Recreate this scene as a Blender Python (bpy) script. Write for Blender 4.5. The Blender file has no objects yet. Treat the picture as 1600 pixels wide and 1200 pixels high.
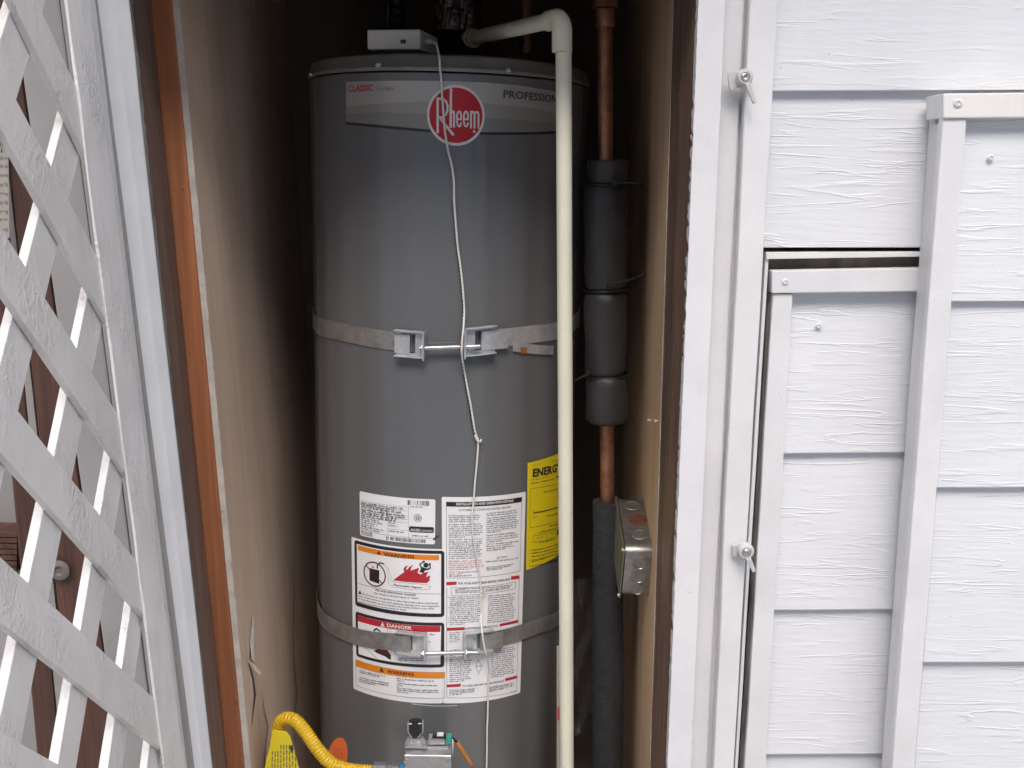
import bpy, bmesh, math, random
import numpy as np
from mathutils import Vector
random.seed(7)
SC = bpy.context.scene
COL = SC.collection
rad = math.radians

# ------------------------------------------------------------------ camera, sky, sun, exposure
F, PIT, ROLL, CZ = 1500.0, .2162, .0111, 1.5
fw = np.array([0, math.cos(PIT), -math.sin(PIT)])
_r = np.array([1., 0, 0]); _u = np.cross(_r, fw)
cr = _r * math.cos(ROLL) + _u * math.sin(ROLL)
cu_ = -_r * math.sin(ROLL) + _u * math.cos(ROLL)
CAM = np.array([0, 0, CZ])
cd = bpy.data.cameras.new('camera'); cam = bpy.data.objects.new('camera', cd); COL.objects.link(cam)
cd.sensor_width = 36; cd.lens = 36 * F / 1600; cd.clip_start = .02; cd.clip_end = 400
from mathutils import Matrix
cam.matrix_world = Matrix(((cr[0], cu_[0], -fw[0], 0), (cr[1], cu_[1], -fw[1], 0), (cr[2], cu_[2], -fw[2], CZ), (0, 0, 0, 1)))
SC.camera = cam
SUN_EL, SUN_AZ = 56, 182           # overcast: a very soft sun behind the camera, slightly to the right
w = bpy.data.worlds.new('World'); SC.world = w; w.use_nodes = True
nt = w.node_tree; bg = nt.nodes['Background']
sky = nt.nodes.new('ShaderNodeTexSky'); sky.sky_type = 'NISHITA'; sky.sun_disc = False
sky.sun_elevation = rad(SUN_EL); sky.sun_rotation = rad(SUN_AZ)
sky.air_density = 1.0; sky.dust_density = 4.6; sky.ozone_density = 1.0
hsv = nt.nodes.new('ShaderNodeHueSaturation'); hsv.inputs['Saturation'].default_value = .72      # thin overcast: a paler sky
nt.links.new(sky.outputs[0], hsv.inputs['Color']); nt.links.new(hsv.outputs[0], bg.inputs[0]); bg.inputs[1].default_value = .15
sl = bpy.data.lights.new('sun', 'SUN'); sun = bpy.data.objects.new('sun', sl); COL.objects.link(sun)
sl.energy = .7; sl.angle = rad(70); sl.color = (1, .985, .975)
sa = rad(SUN_AZ); se = rad(SUN_EL)
sdir = Vector((math.sin(sa) * math.cos(se), math.cos(sa) * math.cos(se), math.sin(se)))
sun.rotation_euler = sdir.to_track_quat('Z', 'Y').to_euler(); sun.location = sdir * 20
SC.view_settings.view_transform = 'Standard'; SC.view_settings.look = 'None'
SC.view_settings.exposure = 1.5; SC.view_settings.gamma = 1; SC.view_settings.use_curve_mapping = False
SC.cycles.max_bounces = 10; SC.cycles.diffuse_bounces = 6

# ------------------------------------------------------------------ photograph measurements -> points in the place
def ray(u, v):
    return fw * F + cr * (u - 800) - cu_ * (v - 600)
def P(u, v, Y):                      # the point of the vertical plane y = Y
    d = ray(u, v); return CAM + d * (Y / d[1])
def depth(p): return float((np.asarray(p) - CAM) @ fw)
def L(pts, Y, ya=-620, yb=1480):     # straight line through measured points, as (top, bottom)
    y = np.array([p[0] for p in pts], float); x = np.array([p[1] for p in pts], float)
    k, c = np.polyfit(y, x, 1)
    return P(c + k * ya, ya, Y), P(c + k * yb, yb, Y)
def off(line, d): return tuple(np.asarray(q) + np.asarray(d) for q in line)

# ------------------------------------------------------------------ mesh builder
WLOC = {}; LOFTS = []
class MB:
    def __init__(s): s.v = []; s.f = []
    def add(s, vs, fs):
        b = len(s.v); s.v += [tuple(map(float, p)) for p in vs]; s.f += [tuple(b + i for i in f) for f in fs]; return s
    def loft(s, lines, n=1, jit=0., caps=True, hf=False):
        """prism round a list of long edges, each (start, end), n rows"""
        m = len(lines); vs = []; fs = []
        if jit:
            N = [np.random.default_rng(len(LOFTS) * 9 + j).normal(size=n + 13) for j in range(m)]; LOFTS.append(1)
            N = [q[6:n + 7] if hf else np.convolve(q, np.hanning(13), 'valid') * .42 for q in N]
        for i in range(n + 1):
            t = i / n
            for j, (a, b) in enumerate(lines):
                p = np.asarray(a) * (1 - t) + np.asarray(b) * t
                if jit: p = p + np.array([N[j][i] * jit, 0, 0])
                vs.append(p)
        for i in range(n):
            for j in range(m):
                k = (j + 1) % m
                fs.append((i * m + j, i * m + k, (i + 1) * m + k, (i + 1) * m + j))
        if caps: fs.append(tuple(range(m))[::-1]); fs.append(tuple(n * m + j for j in range(m)))
        return s.add(vs, fs)
    def box(s, lo, hi):
        x0, y0, z0 = lo; x1, y1, z1 = hi
        return s.loft([((x0, y0, z0), (x0, y0, z1)), ((x1, y0, z0), (x1, y0, z1)), ((x1, y1, z0), (x1, y1, z1)), ((x0, y1, z0), (x0, y1, z1))])
    def poly(s, pts, vec):               # flat outline extruded along vec
        pts = [np.asarray(p, float) for p in pts]; vec = np.asarray(vec, float)
        return s.loft([(p, p + vec) for p in pts])
    def tube(s, path, r, n=12, caps=True, up=(0, 0, 1.001)):
        path = [np.asarray(p, float) for p in path]; m = len(path); vs = []; fs = []
        rr = r if hasattr(r, '__len__') else [r] * m
        prev = None
        for i, p in enumerate(path):
            d = path[min(i + 1, m - 1)] - path[max(i - 1, 0)]; d = d / (np.linalg.norm(d) + 1e-12)
            if prev is None:
                a = np.cross(d, (0.31, .2, .93) if abs(d[2]) < .9 else (1, .1, 0))
            else: a = prev - d * (prev @ d)
            a /= np.linalg.norm(a); prev = a; b = np.cross(d, a)
            for k in range(n):
                t = 2 * math.pi * k / n; vs.append(p + (a * math.cos(t) + b * math.sin(t)) * rr[i])
        for i in range(m - 1):
            for k in range(n):
                q = (k + 1) % n; fs.append((i * n + k, i * n + q, (i + 1) * n + q, (i + 1) * n + k))
        if caps: fs.append(tuple(range(n))[::-1]); fs.append(tuple((m - 1) * n + k for k in range(n)))
        return s.add(vs, fs)
    def lathe(s, o, ax, prof, n=24, caps=True):   # prof: (distance along ax, radius)
        o = np.asarray(o, float); ax = np.asarray(ax, float); ax = ax / np.linalg.norm(ax)
        a = np.cross(ax, (0.3, .2, .9) if abs(ax[2]) < .9 else (1, .1, 0)); a /= np.linalg.norm(a); b = np.cross(ax, a)
        vs = []; fs = []; m = len(prof)
        for h, r in prof:
            for k in range(n):
                t = 2 * math.pi * k / n; vs.append(o + ax * h + (a * math.cos(t) + b * math.sin(t)) * r)
        for i in range(m - 1):
            for k in range(n):
                q = (k + 1) % n; fs.append((i * n + k, i * n + q, (i + 1) * n + q, (i + 1) * n + k))
        if caps: fs.append(tuple(range(n))[::-1]); fs.append(tuple((m - 1) * n + k for k in range(n)))
        return s.add(vs, fs)
    def build(s, name, mat, parent=None, smooth=None, bevel=0, seg=2, base=None):
        V = np.array(s.v)
        lo, hi = V.min(0), V.max(0)
        o = np.array([(lo[0] + hi[0]) / 2, (lo[1] + hi[1]) / 2, lo[2]]) if base is None else np.asarray(base, float)
        me = bpy.data.meshes.new(name); me.from_pydata([tuple(p) for p in V - o], [], s.f)
        bm = bmesh.new(); bm.from_mesh(me)
        bmesh.ops.recalc_face_normals(bm, faces=bm.faces)
        if bevel:
            es = [e for e in bm.edges if len(e.link_faces) == 2 and e.calc_face_angle(0) > .6]
            bmesh.ops.bevel(bm, geom=es, offset=bevel, segments=seg, affect='EDGES', profile=.6, clamp_overlap=True)
        bm.to_mesh(me); bm.free()
        if smooth is not None:
            for p in me.polygons: p.use_smooth = True
            me.set_sharp_from_angle(angle=rad(smooth))
        me.materials.append(mat)
        ob = bpy.data.objects.new(name, me); COL.objects.link(ob)
        pl = WLOC[parent.name] if parent else np.zeros(3)
        ob.location = o - pl; WLOC[ob.name] = o
        if parent: ob.parent = parent
        return ob
def tag(o, label, cat, group=None):
    o['kind'] = 'thing'; o['label'] = label; o['category'] = cat
    if group: o['group'] = group
    return o
def thing(name, loc, label, cat, group=None):
    o = bpy.data.objects.new(name, None); o.empty_display_size = .05; COL.objects.link(o)
    o.location = tuple(map(float, loc)); WLOC[o.name] = np.asarray(loc, float)
    return tag(o, label, cat, group)

# ------------------------------------------------------------------ materials
class NT:
    def __init__(s, name):
        s.m = bpy.data.materials.new(name); s.m.use_nodes = True; s.t = s.m.node_tree; s.b = s.t.nodes['Principled BSDF']
        tc = s.t.nodes.new('ShaderNodeTexCoord'); oi = s.t.nodes.new('ShaderNodeObjectInfo')
        sc = s.n('ShaderNodeVectorMath', operation='SCALE'); s.t.links.new(oi.outputs['Location'], sc.inputs[0]); sc.inputs['Scale'].default_value = 3.7
        ad = s.n('ShaderNodeVectorMath', operation='ADD'); s.t.links.new(tc.outputs['Object'], ad.inputs[0]); s.t.links.new(sc.outputs[0], ad.inputs[1])
        s.co = ad.outputs[0]; s.obj = tc.outputs['Object']
    def n(s, typ, **k):
        x = s.t.nodes.new(typ)
        for a, b in k.items(): setattr(x, a, b)
        return x
    def map(s, scale):
        x = s.n('ShaderNodeMapping'); s.t.links.new(s.co, x.inputs[0]); x.inputs['Scale'].default_value = scale; return x.outputs[0]
    def noise(s, scale, stretch=(1, 1, 1), detail=4, rough=.55, dist=0.):
        x = s.n('ShaderNodeTexNoise'); s.t.links.new(s.map(stretch), x.inputs['Vector'])
        x.inputs['Scale'].default_value = scale; x.inputs['Detail'].default_value = detail; x.inputs['Roughness'].default_value = rough; x.inputs['Distortion'].default_value = dist
        return x.outputs[0]
    def rng(s, val, a, b, c=0., d=1., smooth=False):
        x = s.n('ShaderNodeMapRange'); x.clamp = True
        if smooth: x.interpolation_type = 'SMOOTHSTEP'
        s.t.links.new(val, x.inputs[0])
        for i, q in enumerate((a, b, c, d)): x.inputs[1 + i].default_value = q
        return x.outputs[0]
    def math(s, op, a, b=None):
        x = s.n('ShaderNodeMath', operation=op)
        for i, q in enumerate((a, b)):
            if q is None: continue
            if isinstance(q, (int, float)): x.inputs[i].default_value = q
            else: s.t.links.new(q, x.inputs[i])
        return x.outputs[0]
    def mix(s, fac, a, b):
        x = s.n('ShaderNodeMix', data_type='RGBA')
        if isinstance(fac, (int, float)): x.inputs['Factor'].default_value = fac
        else: s.t.links.new(fac, x.inputs['Factor'])
        for nm, q in (('A', a), ('B', b)):
            i = [k for k in x.inputs if k.name == nm and k.type == 'RGBA'][0]
            if isinstance(q, tuple): i.default_value = (*q[:3], 1)
            else: s.t.links.new(q, i)
        return [k for k in x.outputs if k.type == 'RGBA'][0]
    def col(s, q):
        if isinstance(q, tuple): s.b.inputs['Base Color'].default_value = (*q[:3], 1)
        else: s.t.links.new(q, s.b.inputs['Base Color'])
    def bump(s, h, dist, strength=1., prev=None):
        x = s.n('ShaderNodeBump'); s.t.links.new(h, x.inputs['Height']); x.inputs['Distance'].default_value = dist; x.inputs['Strength'].default_value = strength
        if prev is not None: s.t.links.new(prev, x.inputs['Normal'])
        s.t.links.new(x.outputs[0], s.b.inputs['Normal']); return x.outputs[0]
    def set(s, **k):
        for a, q in k.items():
            i = s.b.inputs[a.replace('_', ' ')]
            if isinstance(q, (int, float)): i.default_value = q
            else: s.t.links.new(q, i)
        return s
def simple(name, c, rough=.5, metal=0., var=.12, vs=14, bump=0., bs=120, stretch=(1, 1, 1), spec=.5, dirt=None):
    g = NT(name); c2 = tuple(max(0, q * (1 - var)) for q in c)
    col = g.mix(g.rng(g.noise(vs, stretch), .35, .65), c2, c)
    if dirt:
        dc, lo, ds = dirt
        col = g.mix(g.rng(g.noise(ds, stretch, 7, .7), lo, lo + .12), col, dc)
    g.col(col); g.set(Roughness=rough, Metallic=metal, Specular_IOR_Level=spec)
    if bump: g.bump(g.noise(bs, stretch, 5), bump)
    return g.m
def white_paint(name, c=(.76, .76, .77), lump=.0009, dirt=.0, dcol=(.42, .38, .34), flake=.0, rough=.42, chip=None):
    g = NT(name)
    col = g.mix(g.rng(g.noise(9, detail=6), .35, .7), c, tuple(q * .9 for q in c))
    if dirt: col = g.mix(g.math('MULTIPLY', g.rng(g.noise(7, (1, 1, .35), 8, .7), .5, .75), dirt), col, dcol)
    col = g.mix(g.math('MULTIPLY', g.rng(g.noise(260, detail=2), .72, .76), .5), col, (.25, .22, .2))
    if chip: col = g.mix(g.rng(g.noise(26, (1, 1, .3), 9, .75, .4), chip, chip + .015), col, (.12, .085, .065))
    g.col(col); g.set(Roughness=rough)
    p = g.bump(g.noise(38, (1, 1, .45), 5, .6), lump)
    p = g.bump(g.noise(280, detail=3), lump * .22, 1, p)
    if flake:
        patch = g.rng(g.noise(11, (1, 1, .6), 3, .6), .46, .62)
        g.bump(g.math('MULTIPLY', g.rng(g.noise(150, (1, 1, .8), 4, .6, .3), .42, .72), patch), flake, 1, p)
    return g.m
def wood(name, c, c2, fine=90, rough=.6, bump=.0006, streak=2.5, spots=None, wear=None, spec=.4):
    g = NT(name)
    n1 = g.noise(fine, (1, 1, .045), 6, .6, .3); n2 = g.noise(18, (1, 1, .06), 5, .6, .8)
    col = g.mix(g.rng(n1, .38, .64), c2, c)
    col = g.mix(g.math('MULTIPLY', g.rng(n2, .42, .62), .55), col, tuple(q * .55 for q in c2))
    if spots: col = g.mix(g.rng(g.noise(60, (1, 1, .5), 5, .6), .67, .72), col, spots)
    if wear: col = g.mix(g.rng(g.noise(70, (1, 1, .05), 7, .7, .2), wear[1], wear[1] + .03), col, wear[0])
    g.col(col); g.set(Roughness=rough, Specular_IOR_Level=spec); g.bump(n1, bump); return g.m

M = {}
M['casing'] = white_paint('white_gloss_paint', (.69, .69, .71), .0011, .10, chip=.665)
M['casing_warm'] = white_paint('off_white_paint', (.65, .64, .65), .0013, .12)
M['casing_blue'] = white_paint('white_trim_paint', (.69, .695, .705), .001, .08)
M['lattice'] = white_paint('lattice_paint', (.73, .705, .68), .0013, .22, flake=.0016)
M['stile'] = white_paint('peeling_paint', (.82, .805, .79), .0022, .14, flake=.0024)
M['trim'] = white_paint('panel_trim_paint', (.69, .69, .705), .0007, .08)
M['dirty_trim'] = white_paint('stained_trim_paint', (.74, .73, .71), .0009, .55, (.40, .38, .36))
M['shaded_grey_board'] = white_paint('shade_darkened_paint', (.30, .285, .275), .0009, .35)  # base darkened to stand for the shade behind the lattice door
M['jamb_brown'] = wood('brown_stained_wood', (.22, .145, .115), (.15, .098, .078), 150, .55, .0008, wear=((.55, .50, .45), .69))
M['jamb_worn'] = wood('worn_brown_wood', (.25, .155, .11), (.11, .066, .048), 170, .5, .0014, wear=((.50, .46, .42), .655))
M['stud'] = wood('orange_stained_stud', (.44, .165, .07), (.33, .12, .05), 60, .7, .0003, spots=(.06, .025, .015))
M['grey_wood'] = wood('weathered_grey_wood', (.30, .27, .25), (.13, .115, .105), 200, .75, .0012, wear=((.6, .58, .56), .66))
M['gypsum'] = simple('gypsum_edge', (.62, .58, .52), .85, 0, .25, 30, .0015, 160, dirt=((.32, .24, .17), .60, 45))
def closet_wall(name, c, c2, streak=.14):
    g = NT(name)
    col = g.mix(g.rng(g.noise(4, (1, 1, .25), 6, .6), .35, .65), c, c2)
    col = g.mix(g.math('MULTIPLY', g.rng(g.noise(40, (1, 1, .05), 6, .6), .45, .7), streak), col, tuple(q * .6 for q in c2))
    col = g.mix(g.math('MULTIPLY', g.rng(g.noise(150, detail=3), .70, .74), .5), col, (.07, .05, .04))
    g.col(col); g.set(Roughness=.7, Specular_IOR_Level=.35)
    g.bump(g.noise(14, (1, 1, .3), 6, .6), .002); return g.m
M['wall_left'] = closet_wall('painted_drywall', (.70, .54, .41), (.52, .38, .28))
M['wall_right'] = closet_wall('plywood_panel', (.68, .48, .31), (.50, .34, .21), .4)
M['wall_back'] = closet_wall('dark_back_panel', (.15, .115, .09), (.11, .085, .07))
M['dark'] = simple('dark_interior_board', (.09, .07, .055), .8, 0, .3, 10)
M['brown_post'] = wood('dark_brown_post', (.13, .06, .042), (.075, .036, .027), 120, .6, .001)
M['dull_fitting'] = simple('dull_grey_plastic', (.17, .155, .145), .5)
M['recess'] = wood('raw_recess_wood', (.30, .25, .22), (.2, .165, .145), 60, .7, .0006)
M['grey_panel_shaded'] = simple('shaded_grey_panel', (.32, .31, .31), .6, 0, .12, 8, .0006, 40)  # grey lowered further to hold the shade behind the lattice
M['house'] = simple('added_house_grey_paint', (.50, .51, .52), .6, 0, .1, 3)
M['pane'] = simple('window_glass', (.03, .035, .04), .08)
M['concrete'] = simple('concrete_slab', (.52, .50, .475), .9, 0, .2, 3, .002, 60, dirt=((.22, .20, .18), .6, 2.5))

def siding_mat():
    g = NT('embossed_siding_paint')
    n = g.noise(1.0, (3.2, 3.2, 42), 4, .46, .45)
    def ridge(val, k, wdt):
        fr = g.math('FRACT', g.math('MULTIPLY', val, k)); d = g.math('ABSOLUTE', g.math('SUBTRACT', fr, .5))
        return g.rng(d, 0, wdt, 1, 0, True)
    mask = g.rng(g.noise(1.0, (6, 6, 30), 3), .42, .60, 0, 1, True)
    r1 = g.math('MULTIPLY', ridge(n, 5.5, .17), mask)
    m2 = g.noise(1.0, (4, 4, 75), 3, .4, .25)
    r2 = g.math('MULTIPLY', ridge(m2, 5.0, .11), g.rng(g.noise(1.0, (9, 9, 30), 2), .5, .6, 0, .55, True))
    h = g.math('ADD', r1, r2)
    col = g.mix(g.rng(g.noise(5, detail=5), .35, .7), (.69, .705, .73), (.64, .655, .68))
    col = g.mix(g.math('MULTIPLY', g.rng(g.noise(330, detail=2), .745, .765), .7), col, (.12, .11, .10))
    g.col(col); g.set(Roughness=.45)
    p = g.bump(g.noise(1.0, (16, 16, 130), 4), .0007)
    g.bump(h, .0015, .5, p); return g.m
M['siding'] = siding_mat()

def heater_paint(name, c, rough):
    g = NT(name)
    col = g.mix(g.rng(g.noise(3, detail=3), .1, .9), c, tuple(q * .88 for q in c))
    g.col(col); g.set(Roughness=g.rng(g.noise(4, detail=2), .1, .9, rough - .02, rough + .03), Specular_IOR_Level=.7)
    p = g.bump(g.noise(2.2, (7, 7, .04), 0), .012)
    g.bump(g.noise(420, detail=2), .00006, 1, p); return g.m
M['tank'] = heater_paint('grey_enamel', (.136, .140, .148), .22)
M['cap'] = heater_paint('grey_enamel_cap', (.19, .18, .165), .38)
def metal(name, c, rough, var=.25, vs=40, bump=.0002, spangle=False, metallic=1.):
    g = NT(name)
    col = g.mix(g.rng(g.noise(vs, detail=6, rough=.7), .35, .65), c, tuple(q * (1 - var) for q in c))
    if spangle:
        x = g.n('ShaderNodeTexVoronoi'); g.t.links.new(g.co, x.inputs['Vector']); x.inputs['Scale'].default_value = 160
        col = g.mix(g.math('MULTIPLY', g.rng(x.outputs['Distance'], 0, .8), .25), col, tuple(q * .55 for q in c))
    g.col(col); g.set(Metallic=metallic, Roughness=g.rng(g.noise(vs * .7, detail=5), .3, .7, rough - .08, rough + .12)); g.bump(g.noise(vs * 3, detail=3), bump); return g.m
M['galv'] = metal('galvanised_steel', (.66, .69, .71), .34, .3, 35, spangle=True, metallic=.55)
M['galv_dark'] = metal('weathered_galvanised', (.46, .455, .445), .38, .4, 30, .0006, True, .65)
M['box_steel'] = metal('zinc_steel_box', (.43, .43, .42), .40, .35, 50, .0003, True, .9)
M['cover_steel'] = metal('greenish_cover_plate', (.40, .42, .33), .45, .2, 14, .0001, False, .8)
M['zinc'] = metal('bright_zinc', (.55, .56, .57), .34, .15)
M['alu'] = metal('cast_aluminium', (.50, .50, .51), .42, .18, 60, .0003, False, .85)
M['copper'] = metal('tarnished_copper', (.48, .235, .15), .46, .5, 22, .0002, False, .85)
M['brass'] = metal('brass_fitting', (.35, .24, .12), .4, .3)
M['foil'] = metal('crinkled_foil', (.20, .17, .16), .2, .4, 30, .004)
M['duct'] = metal('dark_sheet_metal', (.16, .13, .11), .35, .4)
M['rust'] = simple('rust', (.16, .06, .03), .9, 0, .5, 90, .001, 200)
M['flexblack'] = simple('black_flex_hose', (.015, .015, .016), .3, 0, .2)
M['pvc'] = simple('cream_pvc', (.70, .68, .55), .42, 0, .06, 8, .0001, 60, dirt=((.52, .48, .36), .68, 40))
M['pvc_tan'] = simple('tan_cpvc', (.60, .46, .24), .45, 0, .1)
M['glue'] = simple('yellow_pipe_glue', (.60, .46, .05), .35, 0, .1)
M['foam'] = simple('black_foam_smooth', (.040, .038, .039), .5, 0, .25, 12, .0016, 22, dirt=((.16, .15, .14), .70, 70))
M['foam_rough'] = simple('dark_grey_foam', (.035, .037, .042), .85, 0, .35, 60, .0035, 110)
M['nylon'] = simple('black_nylon', (.012, .012, .012), .4)
M['white_plastic'] = simple('white_plastic', (.66, .63, .57), .45, 0, .05)
M['black_plastic'] = simple('black_plastic', (.012, .012, .013), .35)
M['cord'] = simple('white_cord', (.74, .72, .68), .45, 0, .05)
M['cordmark'] = simple('black_cord_dots', (.03, .03, .03), .6)
M['latch'] = white_paint('painted_metal_latch', (.50, .495, .485), .0004, .25)
M['yellow_hose'] = simple('yellow_coated_hose', (.72, .46, .02), .35, 0, .08)
M['yellow_tag'] = simple('yellow_tag_plastic', (.78, .62, .02), .4, 0, .05)
M['orange_tag'] = simple('orange_tag_plastic', (.62, .12, .02), .5, 0, .1)
M['orange_sleeve'] = simple('orange_sleeve', (.48, .19, .04), .5, 0, .2, 40)
M['rust_spot'] = simple('orange_rust', (.34, .13, .045), .7, 0, .4, 90)
M['teal'] = simple('teal_plastic', (.02, .30, .26), .4)
M['blue'] = simple('blue_band', (.03, .22, .55), .4)
M['grey_fit'] = simple('grey_coated_fitting', (.17, .18, .19), .5, 0, .15)
def ink(name, c, rough=.5): return simple(name, c, rough, 0, .03, 20)
M['paper'] = ink('label_paper', (.84, .845, .87), .38)
M['old_paper'] = ink('yellowed_paper', (.36, .33, .29), .6)
M['yellow_label'] = ink('yellow_label', (.80, .63, .012), .4)
M['k'] = ink('black_ink', (.018, .018, .022), .4); M['kk'] = ink('dark_grey_ink', (.07, .07, .09), .5)
M['r'] = ink('red_ink', (.46, .02, .035), .4); M['o'] = ink('orange_ink', (.78, .24, .012), .4); M['wi'] = ink('white_ink', (.70, .69, .68), .4)
M['dr'] = ink('dark_red_ink', (.12, .012, .012), .45); M['redtext'] = ink('faded_red_ink', (.50, .16, .16), .5)
M['badge'] = ink('badge_red', (.46, .004, .012), .25); M['silver'] = simple('silver_print', (.40, .385, .365), .33, .2, .04)
M['silver2'] = simple('silver_print_mid', (.30, .29, .275), .33, .2, .04); M['silver3'] = simple('silver_print_low', (.235, .23, .22), .33, .2, .04)
M['greytext'] = ink('grey_ink', (.22, .21, .20), .4)
def clear_mat():
    g = NT('clear_polythene'); g.col((.95, .96, .97)); g.set(Roughness=.12, Alpha=.035, Specular_IOR_Level=.9); g.bump(g.noise(28, (1, 1, .5), 5, .6, .8), .006); return g.m
M['clear'] = clear_mat()

# ------------------------------------------------------------------ ground
mb = MB(); mb.add([(-60, -60, 0), (60, -60, 0), (60, 60, 0), (-60, 60, 0)], [(0, 1, 2, 3)])
g = mb.build('ground', M['concrete'], base=(0, 0, 0)); g['kind'] = 'structure'

# ------------------------------------------------------------------ unseen house, added behind the camera to screen off low sky
nh = thing('added_house', (0, -2.6, 0), 'pale grey two storey house, unseen, added behind the camera to block low sky', 'house')
for k in range(24):
    mb = MB(); mb.loft([((-9, -2.6, k * .2 + .2), (9, -2.6, k * .2 + .2)), ((-9, -2.585, k * .2), (9, -2.585, k * .2)), ((-9, -2.62, k * .2), (9, -2.62, k * .2)), ((-9, -2.62, k * .2 + .2), (9, -2.62, k * .2 + .2))]); mb.build('siding_board', M['house'], nh)
mb = MB(); mb.box((-9, -8, 0), (9, -2.62, 4.8)); mb.build('wall', M['house'], nh)
mb = MB(); mb.box((-9.2, -8.2, 4.8), (9.2, -2.35, 4.95)); mb.build('roof', M['dark'], nh)  # roof of the added unseen house
for x in (-2.6, 1.2):
    mb = MB(); mb.box((x, -2.60, 1.1), (x + 1.1, -2.54, 2.5)); wf = mb.build('added_window', M['trim'], nh)
    mb = MB(); mb.box((x + .09, -2.54, 1.19), (x + 1.01, -2.535, 2.41)); mb.build('pane', M['pane'], wf)
mb = MB(); mb.box((-.55, -2.58, 0), (-.47, -2.50, 4.8)); mb.build('added_downspout', M['trim'], nh)  # windows and downspout added to streak the tank's reflection

ev = thing('added_eave', (0, 1.6, 2.62), 'white boxed eave, unseen, added above the closet to cut high sky', 'roof')  # unseen eave, added so upper wall and tank top get less sky
mb = MB(); mb.box((-4, .92, 2.66), (4, 2.6, 2.70)); mb.build('added_soffit', M['trim'], ev)
mb = MB(); mb.box((-4, .88, 2.62), (4, .918, 2.82)); mb.build('added_fascia', M['trim'], ev, bevel=.003)
mb = MB(); mb.loft([((-4, .86, 2.83), (4, .86, 2.83)), ((-4, 2.6, 3.5), (4, 2.6, 3.5)), ((-4, 2.6, 3.53), (4, 2.6, 3.53)), ((-4, .86, 2.86), (4, .86, 2.86))]); mb.build('added_roof_slope', M['dark'], ev)

# ------------------------------------------------------------------ closet (interior boards, stud, ceiling, floor)
TOP, BOT = -620, 1480
edgeR = [(0, 278), (400, 318), (800, 358), (1200, 390)]
orR = [(0, 268), (400, 305), (800, 347), (1200, 380)]
orL = [(0, 235), (400, 270), (800, 318), (1200, 353)]
brL = [(0, 207), (400, 247), (800, 292), (1200, 333)]
CL = [(0, 177), (400, 222), (800, 273), (1200, 316)]
BL_ = [(0, 147), (400, 193), (800, 250), (1200, 288)]
AR = [(0, 140), (400, 187), (800, 247), (1200, 283)]
AL = [(0, 103), (400, 155), (800, 210), (1200, 255)]
plyR = [(0, 1051), (400, 1043), (800, 1031), (1200, 1014)]
w1L = [(0, 1093), (400, 1075), (800, 1057), (1200, 1045)]
w1R = [(0, 1134), (400, 1114), (800, 1097), (1200, 1080)]
w2R = [(0, 1163), (400, 1145), (800, 1122), (1200, 1105)]
w3L = [(0, 1173), (400, 1153), (800, 1130), (1200, 1117)]
w3R = [(0, 1216), (400, 1193), (800, 1168), (1200, 1147)]
YS, YB = 1.62, 2.37
clo = thing('heater_closet', (-.1, 2.0, 0), 'dark narrow closet with tan inner walls that houses the grey tank', 'closet')
fl = L(edgeR, YS); bl = L([(0, 446), (383, 471), (800, 499)], YB, -560, 1250)
mb = MB(); mb.loft([fl, bl, off(bl, (-.05, 0, 0)), off(fl, (-.05, 0, 0))], 10)
mb.build('left_wall_panel', M['wall_left'], clo)
e0 = L(orR, YS - .004); e1 = L(edgeR, YS - .004)
mb = MB(); mb.loft([e0, off(e1, (-.0006, 0, 0)), off(e1, (-.0006, .0035, 0)), off(e0, (0, .0035, 0))], 260, .00045, hf=True)
mb.build('wallboard_edge', M['gypsum'], clo)
s0 = L(orL, YS - .012); s1 = off(L(orR, YS - .012), (-.0012, 0, 0))
mb = MB(); mb.loft([s0, s1, off(s1, (-.001, .085, 0)), off(s0, (0, .085, 0))], 40, .0003)
mb.build('stud', M['stud'], clo, bevel=.0025)
pr = L(plyR, YS); prb = off(pr, (.012, YB - YS, 0))
mb = MB(); mb.loft([pr, off(pr, (.02, 0, 0)), off(prb, (.02, 0, 0)), prb], 10)
mb.build('right_wall_panel', M['wall_right'], clo)
pe = off(pr, (-.0012, -.0035, 0))
mb = MB(); mb.loft([pe, off(pe, (.0042, 0, 0)), off(pe, (.0042, .003, 0)), off(pe, (0, .003, 0))], 260, .0004, hf=True)
mb.build('panel_front_edge', M['gypsum'], clo)
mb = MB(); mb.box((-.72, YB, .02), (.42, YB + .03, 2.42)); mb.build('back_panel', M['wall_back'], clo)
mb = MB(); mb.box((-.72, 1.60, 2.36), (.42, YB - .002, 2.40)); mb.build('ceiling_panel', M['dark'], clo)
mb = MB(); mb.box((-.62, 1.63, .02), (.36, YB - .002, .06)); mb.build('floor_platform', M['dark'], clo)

wn = np.cross(np.asarray(fl[1]) - fl[0], np.asarray(bl[0]) - fl[0]); wn /= np.linalg.norm(wn); wn = wn if wn[0] > 0 else -wn
def on_left(u, v, o=.0006):
    d = ray(u, v); t_ = ((np.asarray(fl[0]) - CAM) @ wn + o) / (d @ wn); return CAM + d * t_
def crack(pts, wpx):
    mb = MB(); a_ = []; b_ = []
    for i, (u, v) in enumerate(pts):
        k = wpx * (.15 if i in (0, len(pts) - 1) else random.uniform(.5, 1.1)); a_.append(on_left(u - k, v)); b_.append(on_left(u + k, v))
    vs = a_ + b_; n_ = len(pts); mb.add(vs, [(i, i + 1, n_ + i + 1, n_ + i) for i in range(n_ - 1)]); mb.build('crack', M['dark'], clo)
crack([(389, 1035), (393, 1050), (396, 1062), (399, 1085), (396, 1110), (393, 1135)], 1.6)
crack([(394, 965), (395, 985), (393, 1010), (390, 1030)], 1.4)
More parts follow.
